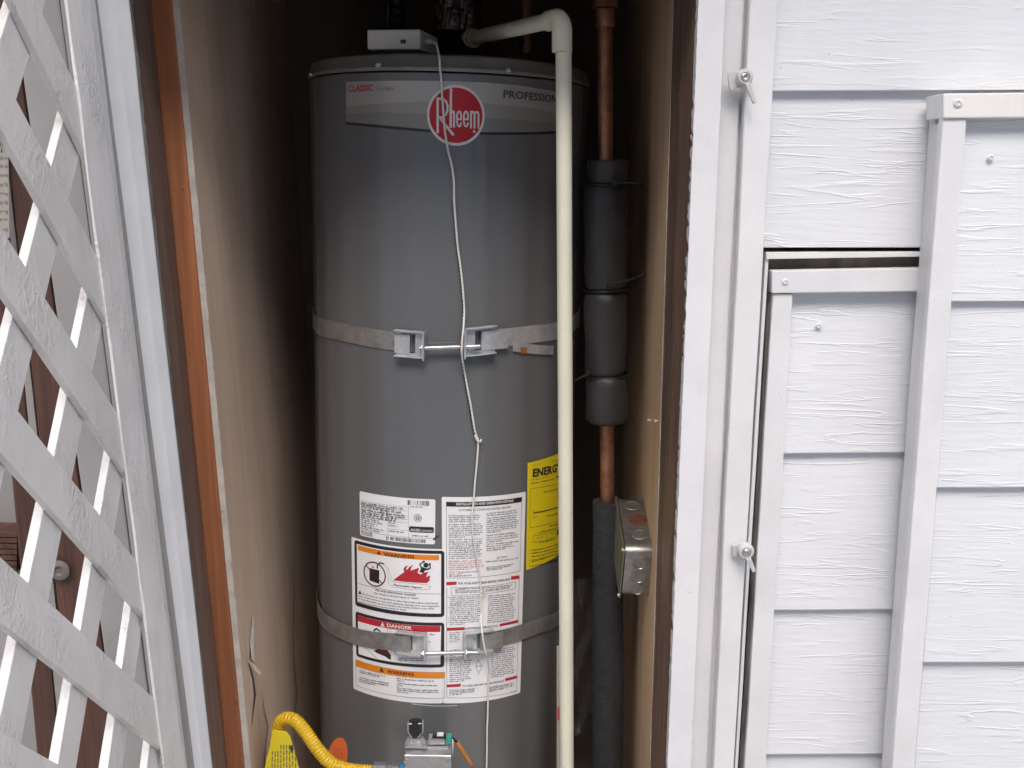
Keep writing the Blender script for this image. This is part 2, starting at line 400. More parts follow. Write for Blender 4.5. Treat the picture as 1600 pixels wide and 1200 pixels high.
crack([(410, 1085), (413, 1110), (419, 1135), (416, 1160), (413, 1190), (415, 1230)], .8)
crack([(459, 860), (460, 920), (458, 980), (460, 1040), (464, 1085), (460, 1120), (462, 1180)], .7)
mb = MB(); tp = [(385, 1030, .001), (397, 1038, .008), (409, 1053, .016), (404, 1054, .013), (396, 1046, .006)]
mb.poly([on_left(*q_) for q_ in tp], wn * .0008); tp = [(395, 962, .001), (397, 985, .002), (396, 1010, .003), (399, 1036, .006), (393, 1030, .003), (391, 1000, .001)]
mb.build('torn_paper', M['wall_left'], clo)
mb = MB(); mb.poly([on_left(*q_) for q_ in tp], wn * .0008); mb.build('torn_paper', M['gypsum'], clo)
def on_right(u, v):
    X_ = np.array(pr); d = ray(u, v); n_ = np.cross(X_[1] - X_[0], np.array([.012, YB - YS, 0])); return CAM + d * ((X_[0] - CAM) @ n_) / (d @ n_)
for u, v in ((1017, 657), (1028, 658)):
    q_ = on_right(u, v); mb = MB(); mb.lathe(q_ - (0, 0, 0), (-1, -.2, .15), [(0, .0022), (.005, .0018), (.0055, .0034), (.0068, .0030)], 10); mb.build('nail', M['gypsum'], clo)

# ------------------------------------------------------------------ door frame round the opening
fr = thing('door_frame', (0, 1.5, 0), 'white painted door frame with worn brown inner edges around the closet opening', 'door frame')
YJ = 1.505
a, b = L(brL, YJ), L(orL, YS - .014)
mb = MB(); mb.loft([a, b, off(b, (-.03, .002, 0)), off(a, (-.02, .004, 0))], 60, .0003); mb.build('jamb', M['jamb_brown'], fr)
ge = L([(0, 200), (400, 243), (800, 289), (1200, 330)], YJ - .006); a2 = off(L(brL, YJ - .003), (0.0, 0, 0))
mb = MB(); mb.loft([ge, a2, off(a2, (-.004, .006, 0)), off(ge, (-.004, .01, 0))], 200, .0007, hf=True); mb.build('jamb_edge', M['grey_wood'], fr)
c0, c1 = L(CL, YJ - .065), L([(0, 201), (400, 244), (800, 290), (1200, 331)], YJ - .045)
b0 = L(BL_, YJ - .075)
mb = MB(); mb.loft([b0, c0, c1, off(c1, (-.0175, .043, 0)), off(c1, (-.06, .043, 0)), off(b0, (-.05, .05, 0))], 60, .0005); mb.build('hinge_casing', M['casing_blue'], fr, bevel=.003, seg=3)
a, b = L(w1L, 1.44), L(plyR, YS - .006)
mb = MB(); mb.loft([b, a, off(a, (.02, .004, 0)), off(b, (.03, 0, 0))], 120, .0002); mb.build('jamb', M['jamb_worn'], fr)
a, b = off(L(w1L, 1.44), (-.0005, -.002, 0)), L(w1R, 1.436)
mb = MB(); mb.loft([a, b, off(b, (0, .06, 0)), off(a, (0, .02, 0))], 300, .00028, hf=True); mb.build('jamb_face', M['casing'], fr)
a, b = off(L(w1R, 1.449), (.0, 0, 0)), L(w2R, 1.452)
mb = MB(); mb.loft([off(a, (-.002, 0, 0)), b, off(b, (.002, .05, 0)), off(a, (-.002, .045, 0))], 60, .0006); mb.build('stop_strip', M['casing_warm'], fr, bevel=.002)
a, b = L(w2R, 1.462), L(w3L, 1.462)
mb = MB(); mb.loft([off(a, (-.004, 0, 0)), off(b, (.004, 0, 0)), off(b, (.004, .03, 0)), off(a, (-.004, .03, 0))], 10); mb.build('groove_strip', M['casing_warm'], fr)
a, b = L(w3L, 1.437), L(w3R, 1.437)
mb = MB(); mb.loft([a, b, off(b, (0, .07, 0)), off(a, (0, .07, 0))], 80, .0005); mb.build('outer_casing', M['casing_blue'], fr, bevel=.003, seg=3)
mb = MB(); mb.box((-.62, 1.43, 1.772), (.31, 1.60, 2.44)); mb.build('header', M['casing_warm'], fr, bevel=.003)

# ------------------------------------------------------------------ right exterior wall: lapped siding
def siding_board(parent, xl, xr, yt, yb, Y, name='siding_board', thick=.0105, n=14):
    """lapped board: (left, right) pixel edges at its top and bottom line, front face tapering out to the butt edge"""
    (xlt, xlb), (xrt, xrb) = xl, xr
    def ed(x0, y0, x1, y1, Y): return (P(x0, y0, Y), P(x1, y1, Y))
    yt0, yt1 = yt if isinstance(yt, tuple) else (yt, yt); yb0, yb1 = yb if isinstance(yb, tuple) else (yb, yb)
    tf = ed(xlt, yt0, xrt, yt1, Y)
    bf = tuple(np.array([q[0], Y - thick, q[2]]) for q in ed(xlb, yb0, xrb, yb1, Y - thick))
    bb = off(bf, (0, thick + .003, 0))
    lines = [off(tf, (0, 0, .012)), bf, bb, off(tf, (0, .004, .012))]
    mb = MB(); mb.loft(lines, n, .0004)
    return mb.build(name, M['siding'], parent, bevel=.0015)
wl = thing('siding_wall', (.9, 1.5, 0), 'white embossed lap siding wall above and behind the two access panels', 'wall')
YW = 1.468
siding_board(wl, (1205, 1196), (1980, 1980), (-190, -190), (142, 139), YW)
siding_board(wl, (1196, 1180), (1980, 1980), (133, 131), (387, 386), YW + .003)
siding_board(wl, (1212, 1205), (1980, 1980), (-450, -450), (-178, -178), YW - .002)
mb = MB(); mb.box((.375, YW + .065, .02), (1.9, YW + .12, 2.44)); mb.build('sheathing', M['grey_wood'], wl)
mb = MB(); q0, q1, q2, q3 = P(1197, 394, YW - .006), P(1440, 393, YW - .006), P(1440, 401, YW - .006), P(1197, 405, YW - .006)
mb.poly([q0, q1, q2, q3], (0, .028, 0)); mb.build('opening_lip', M['dirty_trim'], wl, bevel=.001)
mb = MB(); mb.poly([P(1195, 396, YW + .024), P(1470, 396, YW + .024), P(1470, 480, YW + .024), P(1195, 480, YW + .024)], (0, .008, 0)); mb.build('opening_back', M['recess'], wl)
tl = [(420, 1196), (800, 1170), (1200, 1149)]
t0 = L(tl, YW - .002, 396, 1480); t1 = L([(420, 1201), (800, 1175), (1200, 1153)], YW - .002, 396, 1480)
mb = MB(); mb.loft([t0, t1, off(t1, (0, .05, 0)), off(t0, (0, .05, 0))], 50, .0003); mb.build('opening_side_lip', M['trim'], wl)

# ------------------------------------------------------------------ access panels
def panel_screw(u, v, Y, parent, r=.0048):
    o = P(u, v, Y)
    mb = MB(); mb.lathe(o, (0, -1, 0), [(0, r), (.0012, r), (.002, r * .8), (.0021, r * .42), (.0009, r * .34)], 14)
    return mb.build('screw', M['trim'], parent, smooth=40)
p1 = thing('access_panel', (.55, 1.49, .0), 'lower white access panel of lap siding, set back in its opening beside the door frame', 'access panel')
Y1 = YW + .008
st = [(460, 1207), (800, 1189), (1200, 1163)]; stR = [(460, 1238), (800, 1221), (1200, 1195)]
a, b = L(st, Y1 - .012, 459, 1480), L(stR, Y1 - .012, 459, 1480)
mb = MB(); mb.loft([a, b, off(b, (0, .02, 0)), off(a, (0, .02, 0))], 60, .0004); mb.build('stile', M['trim'], p1, bevel=.002)
sd = L([(460, 1199), (800, 1178), (1200, 1155)], Y1 + .008, 425, 1480); sa_ = off(L(st, Y1 - .009, 425, 1480), (.001, 0, 0))
mb = MB(); mb.loft([sd, sa_, off(sa_, (.012, .006, 0)), off(sd, (.012, 0, 0))], 120, .0006); mb.build('panel_edge', M['grey_wood'], p1)
mb = MB(); mb.poly([P(1206, 423, Y1 - .016), P(1470, 418, Y1 - .016), P(1470, 455, Y1 - .016), P(1206, 458.5, Y1 - .016)], (0, .024, 0)); mb.build('top_rail', M['trim'], p1, bevel=.002)
ys = [446, 708.5, 953.5, 1179, 1420]; xl = lambda y: 1236 - (y - 460) * .0585
for i in range(4):
    siding_board(p1, (xl(ys[i]), xl(ys[i + 1])), (1480, 1480), (ys[i] - 8, ys[i] - 9), (ys[i + 1] + (0, 0, 0, 0)[i], ys[i + 1] - 2), Y1 + .006 + i * .0007)
panel_screw(1227, 440, Y1 - .0165, p1); panel_screw(1279, 509, Y1 - .0005, p1)
p2 = thing('access_panel', (.75, 1.38, .0), 'large white lap siding panel standing proud at the far right, with stained top rail', 'access panel')
Y2 = 1.412
fl2 = [(190, 1475), (720, 1427), (1200, 1397)]; fr2 = [(190, 1511), (720, 1465), (1200, 1430)]
a, b = L(fl2, Y2 - .012, 184, 1480), L(fr2, Y2 - .012, 184, 1480)
mb = MB(); mb.loft([a, b, off(b, (0, .014, 0)), off(a, (0, .014, 0))], 60, .0004); mb.build('stile', M['trim'], p2, bevel=.002)
ss = off(L(fl2, Y2 + .004, 152, 1480), (.0008, 0, 0))
mb = MB(); mb.loft([ss, off(ss, (.03, 0, 0)), off(ss, (.03, .046, 0)), off(ss, (-.001, .046, 0))], 60, .0005); mb.build('panel_edge', M['casing_warm'], p2, bevel=.002)
mb = MB(); mb.poly([P(1474, 146, Y2 - .016), P(1980, 140, Y2 - .016), P(1980, 181, Y2 - .016), P(1474, 184.5, Y2 - .016)], (0, .058, 0)); mb.build('top_rail', M['dirty_trim'], p2, bevel=.002)
ys = [190, 471, 762, 1035, 1330]; xl2 = lambda y: 1508 - (y - 190) * .0785
for i in range(4):
    siding_board(p2, (xl2(ys[i]), xl2(ys[i + 1])), (1980, 1980), (ys[i] - 9, ys[i] - 9), (ys[i + 1], ys[i + 1] - 1), Y2 + .006 + i * .0007)
mb = MB(); q = P(1500, 160, Y2 + .03); mb.box((q[0] + .01, Y2 + .022, .1), (q[0] + .9, Y2 + .045, q[2])); mb.build('panel_back', M['grey_wood'], p2)
panel_screw(1548, 246, Y2 - .001, p2); panel_screw(1497, 161, Y2 - .0165, p2, .006)
mb = MB(); q = P(1456, 174, Y2 + .03); mb.box((q[0] + .003, Y2 + .016, q[2] - .018), (q[0] + .007, Y2 + .036, q[2] + .010)); mb.tube([q + (.002, -.012, -.018), q + (.002, -.012, .010)], .0022, 10)
mb.build('hinge', M['latch'], p2, smooth=40)

# ------------------------------------------------------------------ turn latches
def latch(u, v, label, k=1., plate=None):
    Y = 1.424; c = P(u, v, Y); m = depth(c) / F
    t = thing('turn_latch', c, label, 'latch', 'turn latches on the right casing')
    pts = [(-24, -7), (-21, -9), (2, -11), (6, 0), (2, 13), (-18, 19), (-20, 18), (-24, 3)] if plate is None else plate
    mb = MB(); mb.poly([c + np.array([x * m, .004, -z * m]) for x, z in pts], (0, .006, 0)); mb.build('plate', M['latch'], t, bevel=.0008)
    r = 13 * m
    mb = MB(); mb.lathe(c + (0, .006, 0), (0, -1, 0), [(0, r), (.008, r), (.011, r * .93), (.013, r * .78), (.0135, r * .56), (.0105, r * .52)], 32); mb.build('hub', M['latch'], t, smooth=35)
    mb = MB(); mb.lathe(c + (0, -.0035, 0), (0, -1, 0), [(0, r * .5), (.0035, r * .48), (.005, r * .3), (.0045, r * .16), (.0035, r * .13)], 20); mb.build('screw', M['zinc'], t, smooth=35)
    d = np.array([16.5, -40.]) * k; nn = np.array([d[1], -d[0]]); nn = nn / np.linalg.norm(nn) * 5
    a0 = np.array([3., -9.]); pts = [a0 + nn * .8, a0 - nn * .8, d - nn * .75, d + nn * .4]
    mb = MB(); mb.poly([c + np.array([x * m, -.010, z * m]) for x, z in pts], (0, .006, 0)); mb.build('lever', M['latch'], t, bevel=.0012)
    return t
latch(1163, 121, 'upper white turn latch on the casing beside the top siding boards')
latch(1165, 861, 'lower white turn latch over the dark gap beside the access panel', .78, [(-20, -7), (-4, -11), (4, -3), (4, 9), (-14, 12), (-19, 9)])

# ------------------------------------------------------------------ lattice door standing open at the left
KL = 1.25
A0 = P(103, 0, KL) - CAM; A1 = P(255, 1200, KL) - CAM
tv = (A0 - A1) / np.linalg.norm(A0 - A1)
d1 = ray(756, 1582); d1 = d1 / np.linalg.norm(d1)
nv = np.cross(d1, tv); nv /= np.linalg.norm(nv); nv = nv if nv[0] > 0 else -nv
bv = np.cross(tv, nv); bv /= np.linalg.norm(bv); bv = bv if bv[1] > 0 else -bv
def onp(u, v, o=0.):
    d = ray(u, v); return CAM + d * ((A0 @ nv + o) / (d @ nv))
O0 = CAM + A0
def lat(bq, tq, o=0.): return O0 + bv * bq + tv * (tq - A0 @ tv) + nv * o   # in-plane coordinates (away, up, proud)
ld = thing('lattice_door', lat(0, -1.35), 'white lattice door with peeling paint, standing open at the left', 'door')
TT, TB, BO = .62, -1.36, -.55
SW = .0565
S_PITCH, s0_ = .2435 * KL / 1.45, .0437 * KL / 1.45
def clip_line(p, d):
    lo, hi = -9, 9
    for c, mn, mx in ((0, BO, .03), (1, TB, TT)):
        t0, t1 = (mn - p[c]) / d[c], (mx - p[c]) / d[c]; lo = max(lo, min(t0, t1)); hi = min(hi, max(t0, t1))
    return lo, hi
q2 = math.sqrt(.5)
def slat(p, d, front, back, jitter):
    lo, hi = clip_line(p, d)
    if hi - lo < .05: return
    nrm = (-d[1], d[0]) if d[1] * 1 > 0 else (-d[1], d[0])
    def ln(sg, o):
        s_ = (p[0] + nrm[0] * SW / 2 * sg, p[1] + nrm[1] * SW / 2 * sg)
        return lat(s_[0] + d[0] * lo, s_[1] + d[1] * lo, o), lat(s_[0] + d[0] * hi, s_[1] + d[1] * hi, o)
    mb = MB(); mb.loft([ln(1, front), ln(-1, front), ln(-1, back), ln(1, back)], 40, .0004)
    mb.build('slat', M['lattice'], ld, bevel=.0012)
for k in range(-5, 8):      # front layer, running down and away
    tl_ = s0_ - S_PITCH * k
    slat((0, tl_ + SW * .75), (q2, -q2), 0., -.0085, 0)
pev = np.cross(nv, bv * q2 + tv * q2)
for k in range(-7, 9):      # rear layer, running up and away
    c = (-.76 - .1815 * k) * KL / 1.45 - .015 - SW / 2
    # point on the line: centre with pev.x = c (camera-relative)
    base = (A0 @ pev); dc = c - base
    e_b, e_t = bv @ pev, tv @ pev
    slat((dc * e_b, A0 @ tv + dc * e_t), (q2, q2), -.0092, -.0200, 0)
def plane_line(pts, o, ya=-620, yb=1480):
    y = np.array([p[0] for p in pts], float); x = np.array([p[1] for p in pts], float); k, c = np.polyfit(y, x, 1)
    return onp(c + k * ya, ya, o), onp(c + k * yb, yb, o)
a, b = plane_line(AL, .0025), plane_line(AR, .0025)
mb = MB(); mb.loft([a, b, tuple(q - nv * .0032 for q in b), tuple(q - nv * .0032 for q in a)], 160, .0006); mb.build('hinge_stile', M['stile'], ld, bevel=.0008)
g0, g1 = plane_line(AR, -.004), L(BL_, YJ - .074)
mb = MB(); mb.loft([off(g0, (-.003, -.004, 0)), off(g1, (.0, .004, 0)), off(g1, (-.03, .004, 0)), off(g0, (-.03, -.004, 0))], 20); mb.build('hinge_strip', M['stile'], ld)
mb = MB(); mb.loft([(lat(BO - .07, TT), lat(BO - .07, TB)), (lat(BO, TT), lat(BO, TB)), (lat(BO, TT, -.034), lat(BO, TB, -.034)), (lat(BO - .07, TT, -.034), lat(BO - .07, TB, -.034))]); mb.build('outer_stile', M['stile'], ld, bevel=.002)
for z0, z1 in ((TT, TT + .08), (TB - .08, TB)):
    mb = MB(); mb.loft([(lat(BO - .07, z0), lat(0, z0)), (lat(BO - .07, z1), lat(0, z1)), (lat(BO - .07, z1, -.034), lat(0, z1, -.034)), (lat(BO - .07, z0, -.034), lat(0, z0, -.034))]); mb.build('rail', M['stile'], ld, bevel=.002)

# ------------------------------------------------------------------ what stands behind the lattice
bw = thing('side_wall', (-1.0, 1.55, 0), 'weathered brown and grey timber wall seen through the lattice gaps', 'wall')
def vboard(name, l, r, Y, dep, mat, n=20, jit=.0006, parent=bw):
    a, b = L(l, Y), L(r, Y)
    mb = MB(); mb.loft([a, b, off(b, (0, dep, 0)), off(a, (0, dep, 0))], n, jit); return mb.build(name, mat, parent, bevel=.003)
gl = [(60, 27), (480, 87), (1000, 160)]
vboard('trim_board', gl, [(0, 92), (400, 142), (800, 198), (1200, 245)], 1.46, .03, M['grey_panel_shaded'])
vboard('trim_board', [(0, 93), (400, 143), (800, 199), (1200, 246)], [(0, 150), (400, 200), (800, 255), (1200, 300)], 1.43, .03, M['shaded_grey_board'])
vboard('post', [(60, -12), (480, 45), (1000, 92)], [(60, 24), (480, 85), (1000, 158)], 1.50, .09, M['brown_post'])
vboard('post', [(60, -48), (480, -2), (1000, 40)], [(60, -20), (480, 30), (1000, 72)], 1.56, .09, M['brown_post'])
vboard('trim_board', [(60, -18), (480, 32), (1000, 75)], [(60, -13), (480, 43), (1000, 90)], 1.53, .05, M['shaded_grey_board'])
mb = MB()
mb.box((-2.4, 1.66, 0.02), (-.80, 1.70, 2.44)); mb.build('wall_panel', M['grey_panel_shaded'], bw)
for k in range(7):
    q = P(-40, 832 + k * 9, 1.60); mb = MB(); mb.box((q[0] - .35, 1.60, q[2] - .0085), (q[0] + .075, 1.65, q[2] + .0005)); mb.build('batten', M['brown_post'], bw, bevel=.001)
q = P(92, 892, 1.49); mb = MB(); mb.lathe(q + (0, .008, 0), (0, -1, 0), [(.004, .017), (.007, .017), (.0085, .014), (.009, .008), (.006, .006)], 24)
t = mb.build('round_fitting', M['dull_fitting'], smooth=35); tag(t, 'small round grey fitting on the brown post behind the lattice', 'fitting')
c4 = [P(-14, 236, 1.494), P(13, 240, 1.494), P(15, 372, 1.494), P(-12, 372, 1.494)]
stk = MB(); stk.poly(c4, (0, .0012, 0)); stk = tag(stk.build('paper_sticker', M['old_paper']), 'weathered printed paper strip stuck on the brown post at the far left edge', 'sticker')
mb = MB()
for k in range(9):
    for j in range(3):
        if random.random() < .85:
            v0 = 243 + k * 14 + random.random() * 3; u0 = -10 + j * 8
            mb.poly([P(u0, v0, 1.4932), P(u0 + 5.5, v0, 1.4932), P(u0 + 5.5, v0 + 2.2 + 4 * random.random(), 1.4932), P(u0, v0 + 2.2, 1.4932)], (0, .0003, 0))
mb.build('lettering', M['greytext'], stk)

# ------------------------------------------------------------------ the heater: an upright cylinder, leaning a touch
R = .2748
HO = np.array([-.1326, 2.0, CZ]); ax = np.array([.0157, .0028, 1.]); ax /= np.linalg.norm(ax)
e1 = np.array([1., 0, 0]) - ax * ax[0]; e1 /= np.linalg.norm(e1); e2 = np.cross(ax, e1)   # e2 points away from the camera
def cyl(s_, h, r=R, R0=R):
    th = s_ / R0; return HO + ax * h + (e1 * math.sin(th) - e2 * math.cos(th)) * r
def SZ(u, v, r=R):
    d = ray(u, v); d = d / np.linalg.norm(d)
    dp = d - ax * (d @ ax); o = CAM - HO; op = o - ax * (o @ ax)
    a, b, c = dp @ dp, dp @ op, op @ op - r * r
    t = (-b - math.sqrt(max(b * b - a * c, 0))) / a
    q = o + d * t; h = q @ ax; q = q - ax * h
    return np.array([R * math.atan2(q @ e1, -(q @ e2)), h])
def mpp(u, v): s_, h = SZ(u, v); return depth(cyl(s_, h)) / F
class Print(MB):
    """flat print that lies on the jacket; every measure is taken along the curved sheet"""
    def __init__(s, lift): super().__init__(); s.r = R + lift
    def grid(s, tl, tr, br, bl, nu=None, round_=0., nv_=1):
        tl, tr, br, bl = (np.asarray(q, float) for q in (tl, tr, br, bl))
        W = np.linalg.norm(tr - tl); H = np.linalg.norm(bl - tl)
        nu = nu or max(1, int(W / .006)); us = list(np.linspace(0, 1, nu + 1))
        if round_:
            f = round_ / W; us = sorted(set(us + [f * (1 - math.cos(t)) for t in np.linspace(0, math.pi / 2, 6)] + [1 - f * (1 - math.cos(t)) for t in np.linspace(0, math.pi / 2, 6)]))
        vs = []; fs = []
        for u in us:
            ins = 0
            if round_:
                du = min(u, 1 - u) * W
                if du < round_: ins = (round_ - math.sqrt(max(0, round_ ** 2 - (round_ - du) ** 2))) / H
            a = tl * (1 - u) + tr * u; b = bl * (1 - u) + br * u
            for v in (ins, 1 - ins): vs.append(cyl(*(a * (1 - v) + b * v), s.r))
        for i in range(len(us) - 1): fs.append((2 * i, 2 * i + 2, 2 * i + 3, 2 * i + 1))
        s.add(vs, fs); return s
    def quad(s, *px, **k): return s.grid(*[SZ(*p) for p in px], **k)
    def stroke(s, px, wpx, raw=False, closed=False):
        q = [np.asarray(p, float) if raw else SZ(*p) for p in px]
        wd = wpx if raw else wpx * mpp(*px[0])
        if closed: q = q + [q[0]]
        for a, b in zip(q[:-1], q[1:]):
            d = b - a; l = np.linalg.norm(d)
            if l < 1e-7: continue
            n = np.array([-d[1], d[0]]) / l * wd / 2; e = d / l * wd * .3
            k = max(1, int(l / .008))
            for i in range(k):
                x, y = a - e * (i == 0) + d * i / k, a + d * (i + 1) / k + e * (i == k - 1)
                s.add([cyl(*(x + n), s.r), cyl(*(y + n), s.r), cyl(*(y - n), s.r), cyl(*(x - n), s.r)], [(0, 1, 2, 3)])
        return s
    def poly2(s, px, raw=False):
        q = [np.asarray(p, float) if raw else SZ(*p) for p in px]
        bm = bmesh.new(); vs = [bm.verts.new((p[0], p[1], 0)) for p in q]; bm.faces.new(vs)
        bmesh.ops.triangulate(bm, faces=bm.faces)
        for _ in range(5):
            le = [e for e in bm.edges if e.calc_length() > .008]
            if not le: break
            bmesh.ops.subdivide_edges(bm, edges=le, cuts=1); bmesh.ops.triangulate(bm, faces=[f for f in bm.faces if len(f.verts) > 3])
        bm.verts.index_update()
        s.add([cyl(v.co.x, v.co.y, s.r) for v in bm.verts], [tuple(v.index for v in f.verts) for f in bm.faces]); bm.free(); return s
    def disc(s, c, rs, rz, r0=0., n=56, raw=False):
        c = c if raw else SZ(*c); rings = 8 if r0 == 0 else 2; vs = []; fs = []
        for i in range(rings + 1):
            k = r0 + (1 - r0) * i / rings
            for j in range(n):
                t = 2 * math.pi * j / n; vs.append(cyl(c[0] + rs * k * math.cos(t), c[1] + rz * k * math.sin(t), s.r))
        for i in range(rings):
            for j in range(n):
                q = (j + 1) % n; fs.append((i * n + j, i * n + q, (i + 1) * n + q, (i + 1) * n + j))
        s.add(vs, fs); return s
    def text(s, body, p0, p1, hpx, bold=0.):
        v, f, wd = glyphs(body, bold); a, b = SZ(*p0), SZ(*p1); d = (b - a) / wd
        h = hpx * mpp(*p0) / .70; up = np.array([0, 1.]) * h
        s.add([cyl(*(a + d * x + up * y), s.r) for x, y in v], f); return s
    def line(s, p0, p1, hpx, dens=.62):          # a line of print too fine to read
        a, b = SZ(*p0), SZ(*p1); m = mpp(*p0); l = np.linalg.norm(b - a); d = (b - a) / l; h = hpx * m; cw = h * .62; x = 0.
        wl_ = random.randint(2, 8)
        while x < l - cw:
            if wl_ == 0: x += cw * .9; wl_ = random.randint(2, 9); continue
            hh = h * random.choice((.62, .62, .7, 1.)); ww = cw * random.uniform(.5, .85)
            y0 = 0.
            q = a + d * x; e = np.array([0, 1.])
            s.add([cyl(*(q), s.r), cyl(*(q + d * ww), s.r), cyl(*(q + d * ww + e * hh), s.r), cyl(*(q + e * hh), s.r)], [(0, 1, 2, 3)])
            x += cw; wl_ -= 1
        return s
    def para(s, p0, p1, pl, n, hpx, ragged=.12):
        p0, p1, pl = (np.asarray(q, float) for q in (p0, p1, pl))
        for i in range(n):
            o = (pl - p0) * (i / max(1, n - 1)); k = 1 - random.random() * ragged
            if i == n - 1 and n > 2: k *= random.uniform(.35, .9)
            s.line(p0 + o, p0 + o + (p1 - p0) * k, hpx)
        return s
    def barcode(s, tl, tr, hpx, n=46):
        a, b = SZ(*tl), SZ(*tr); m = mpp(*tl); x = 0.
        while x < .985:
            wd = random.choice((.006, .006, .011, .016))
            if random.random() < .85:
                p = a + (b - a) * x; q = a + (b - a) * min(1, x + wd); e = np.array([0, -hpx * m])
                s.add([cyl(*p, s.r), cyl(*q, s.r), cyl(*(q + e), s.r), cyl(*(p + e), s.r)], [(0, 1, 2, 3)])
            x += wd + random.choice((.006, .008, .014))
        return s
_gc = {}
def glyphs(body, bold=0.):
    k = (body, bold)
    if k in _gc: return _gc[k]
    c = bpy.data.curves.new('tmp', 'FONT'); c.body = body; c.size = 1; c.resolution_u = 2; c.offset = bold
    o = bpy.data.objects.new('tmp', c); COL.objects.link(o)
    dg = bpy.context.evaluated_depsgraph_get(); me = o.evaluated_get(dg).to_mesh()
    v = [(p.co.x, p.co.y) for p in me.vertices]; f = [tuple(p.vertices) for p in me.polygons]
    x0 = min(p[0] for p in v); wd = max(p[0] for p in v) - x0; v = [(x - x0, y) for x, y in v]
    o.evaluated_get(dg).to_mesh_clear(); bpy.data.objects.remove(o); bpy.data.curves.remove(c)
    _gc[k] = (v, f, wd); return _gc[k]
def Z(sc, ox, oy): return lambda *pts: [(ox + x / sc, oy + y / sc) for x, y in pts] if len(pts) > 1 else (ox + pts[0][0] / sc, oy + pts[0][1] / sc)
L0, L1, L2, L3 = .0006, .0010, .0014, .0018

HB = -1.435    # bottom of the jacket below the camera's height
wh = thing('water_heater', cyl(0, HB, 0), 'tall grey water heater tank covered with labels, standing in the closet', 'water heater')
hs = lambda u, v: SZ(u, v)[1]
hseam, hrim = hs(705, 114), hs(690, 84)
mb = MB(); mb.lathe(HO, ax, [(HB, R), (HB + .4, R), (-.5, R), (-.1, R), (hseam - .001, R), (hseam + .0005, R - .002)], 256, True); mb.build('tank', M['tank'], wh, smooth=50)
rc = R + .0022; hc = hs(705, 111.5)
prof = [(hc, R - .002), (hc, rc), (hc + .002, rc + .0012), (hc + .006, rc + .0012), (hc + .008, rc - .001)]
prof += [(hrim - .008, rc - .003), (hrim - .002, rc - .006), (hrim + .0015, rc - .016), (hrim + .002, rc - .03), (hrim + .004, .16), (hrim + .005, .01)]
mb = MB(); mb.lathe(HO, ax, prof, 192); mb.build('top_cap', M['cap'], wh, smooth=40)
HTOP = hrim + .002
def cyl_screw(u, v, r=.0045, mat='zinc'):
    s_, h = SZ(u, v, rc); s_ = s_
    o = cyl(s_, h, rc - .004); d = cyl(s_, h, rc + .1) - o
    mb = MB(); mb.lathe(o, d, [(0, r * 1.3), (.0055, r * 1.3), (.006, r), (.0085, r * .8), (.0095, r * .35)], 12); mb.build('screw', M[mat], wh, smooth=35)
for u, v in ((591, 100.5), (795, 109.5), (487, 116)): cyl_screw(u, v)

# brand strip and badge
def band(lo_pts, hi_pts, lift, n=40):
    x = np.linspace(541, 893, n); pr_ = Print(lift)
    yl = np.interp(x, *zip(*lo_pts)); yh = np.interp(x, *zip(*hi_pts))
    vs = []; fs = []
    for a, b, c in zip(x, yh, yl): vs += [cyl(*SZ(a, b), pr_.r), cyl(*SZ(a, c), pr_.r)]
    for i in range(n - 1): fs.append((2 * i, 2 * i + 2, 2 * i + 3, 2 * i + 1))
    pr_.add(vs, fs); return pr_
bt = [(541, 128), (580, 126.5), (640, 126), (700, 126.6), (760, 129), (815, 134), (868, 143), (893, 150)]
bb_ = [(541, 190.5), (600, 196), (660, 201.5), (700, 204.5), (760, 206.5), (820, 206.5), (893, 204)]
b1 = [(541, 166.5), (600, 161.5), (660, 158.5), (700, 158.5), (760, 161), (820, 167.5), (893, 181)]
b2 = [(541, 177), (600, 175.5), (660, 178), (700, 181), (760, 184.5), (820, 188), (893, 195)]
bb2 = [(x, y + 4.2) for x, y in bb_]
strip = band(bb_, bt, L0).build('brand_strip', M['silver'], wh)
band(bb_, b1, L1).build('print_field', M['silver2'], strip); band(bb_, b2, L2).build('print_field', M['silver3'], strip)
band(bb2, bb_, L0).build('print_edge', M['k'], strip)
p = Print(L2); z = Z(3.636, 480, 0)
p.text('CLASSIC', z((238, 523)), z((375, 515)), 9.2, .02); p.build('lettering', M['r'], strip)
p = Print(L2); p.text('series', z((397, 516)), z((495, 514)), 7, .008); p.build('lettering', M['greytext'], strip)
p = Print(L2); p.text('PROFESSION', (786, 152.8), (869, 160.8), 11.5, .022); p.text('AL', (872, 161.2), (886, 164.5), 11.5, .022); p.build('lettering', M['kk'], strip)
z = Z(10, 640, 120); cb = SZ(*z((725, 605))); m = mpp(712, 181); rz = abs(SZ(*z((725, 130)))[1] - SZ(*z((725, 1082)))[1]) / 2
badge = Print(L3).disc(cb, rz * .985, rz, raw=True).build('brand_badge', M['wi'], wh)
Print(.0022).disc(cb, rz * .90, rz * .91, raw=True).build('badge_field', M['badge'], badge)
p = Print(.0026)
p.stroke(z((440, 335), (440, 868)), 3.6); p.stroke(z((440, 345), (520, 345), (570, 385), (592, 450), (592, 530), (565, 590), (520, 630), (470, 638)), 3.4)
p.stroke(z((480, 640), (540, 730), (680, 905)), 3.9); p.stroke(z((646, 195), (640, 785)), 3.8)
p.stroke(z((650, 560), (668, 540), (688, 545), (694, 585), (693, 785)), 3.2)
for cx in (773, 878):
    p.stroke(z((cx - 30, 660), (cx + 30, 668), (cx + 30, 600), (cx + 18, 550), (cx, 542), (cx - 20, 556), (cx - 33, 600), (cx - 34, 690), (cx - 22, 760), (cx, 780), (cx + 22, 760), (cx + 30, 720)), 2.6)
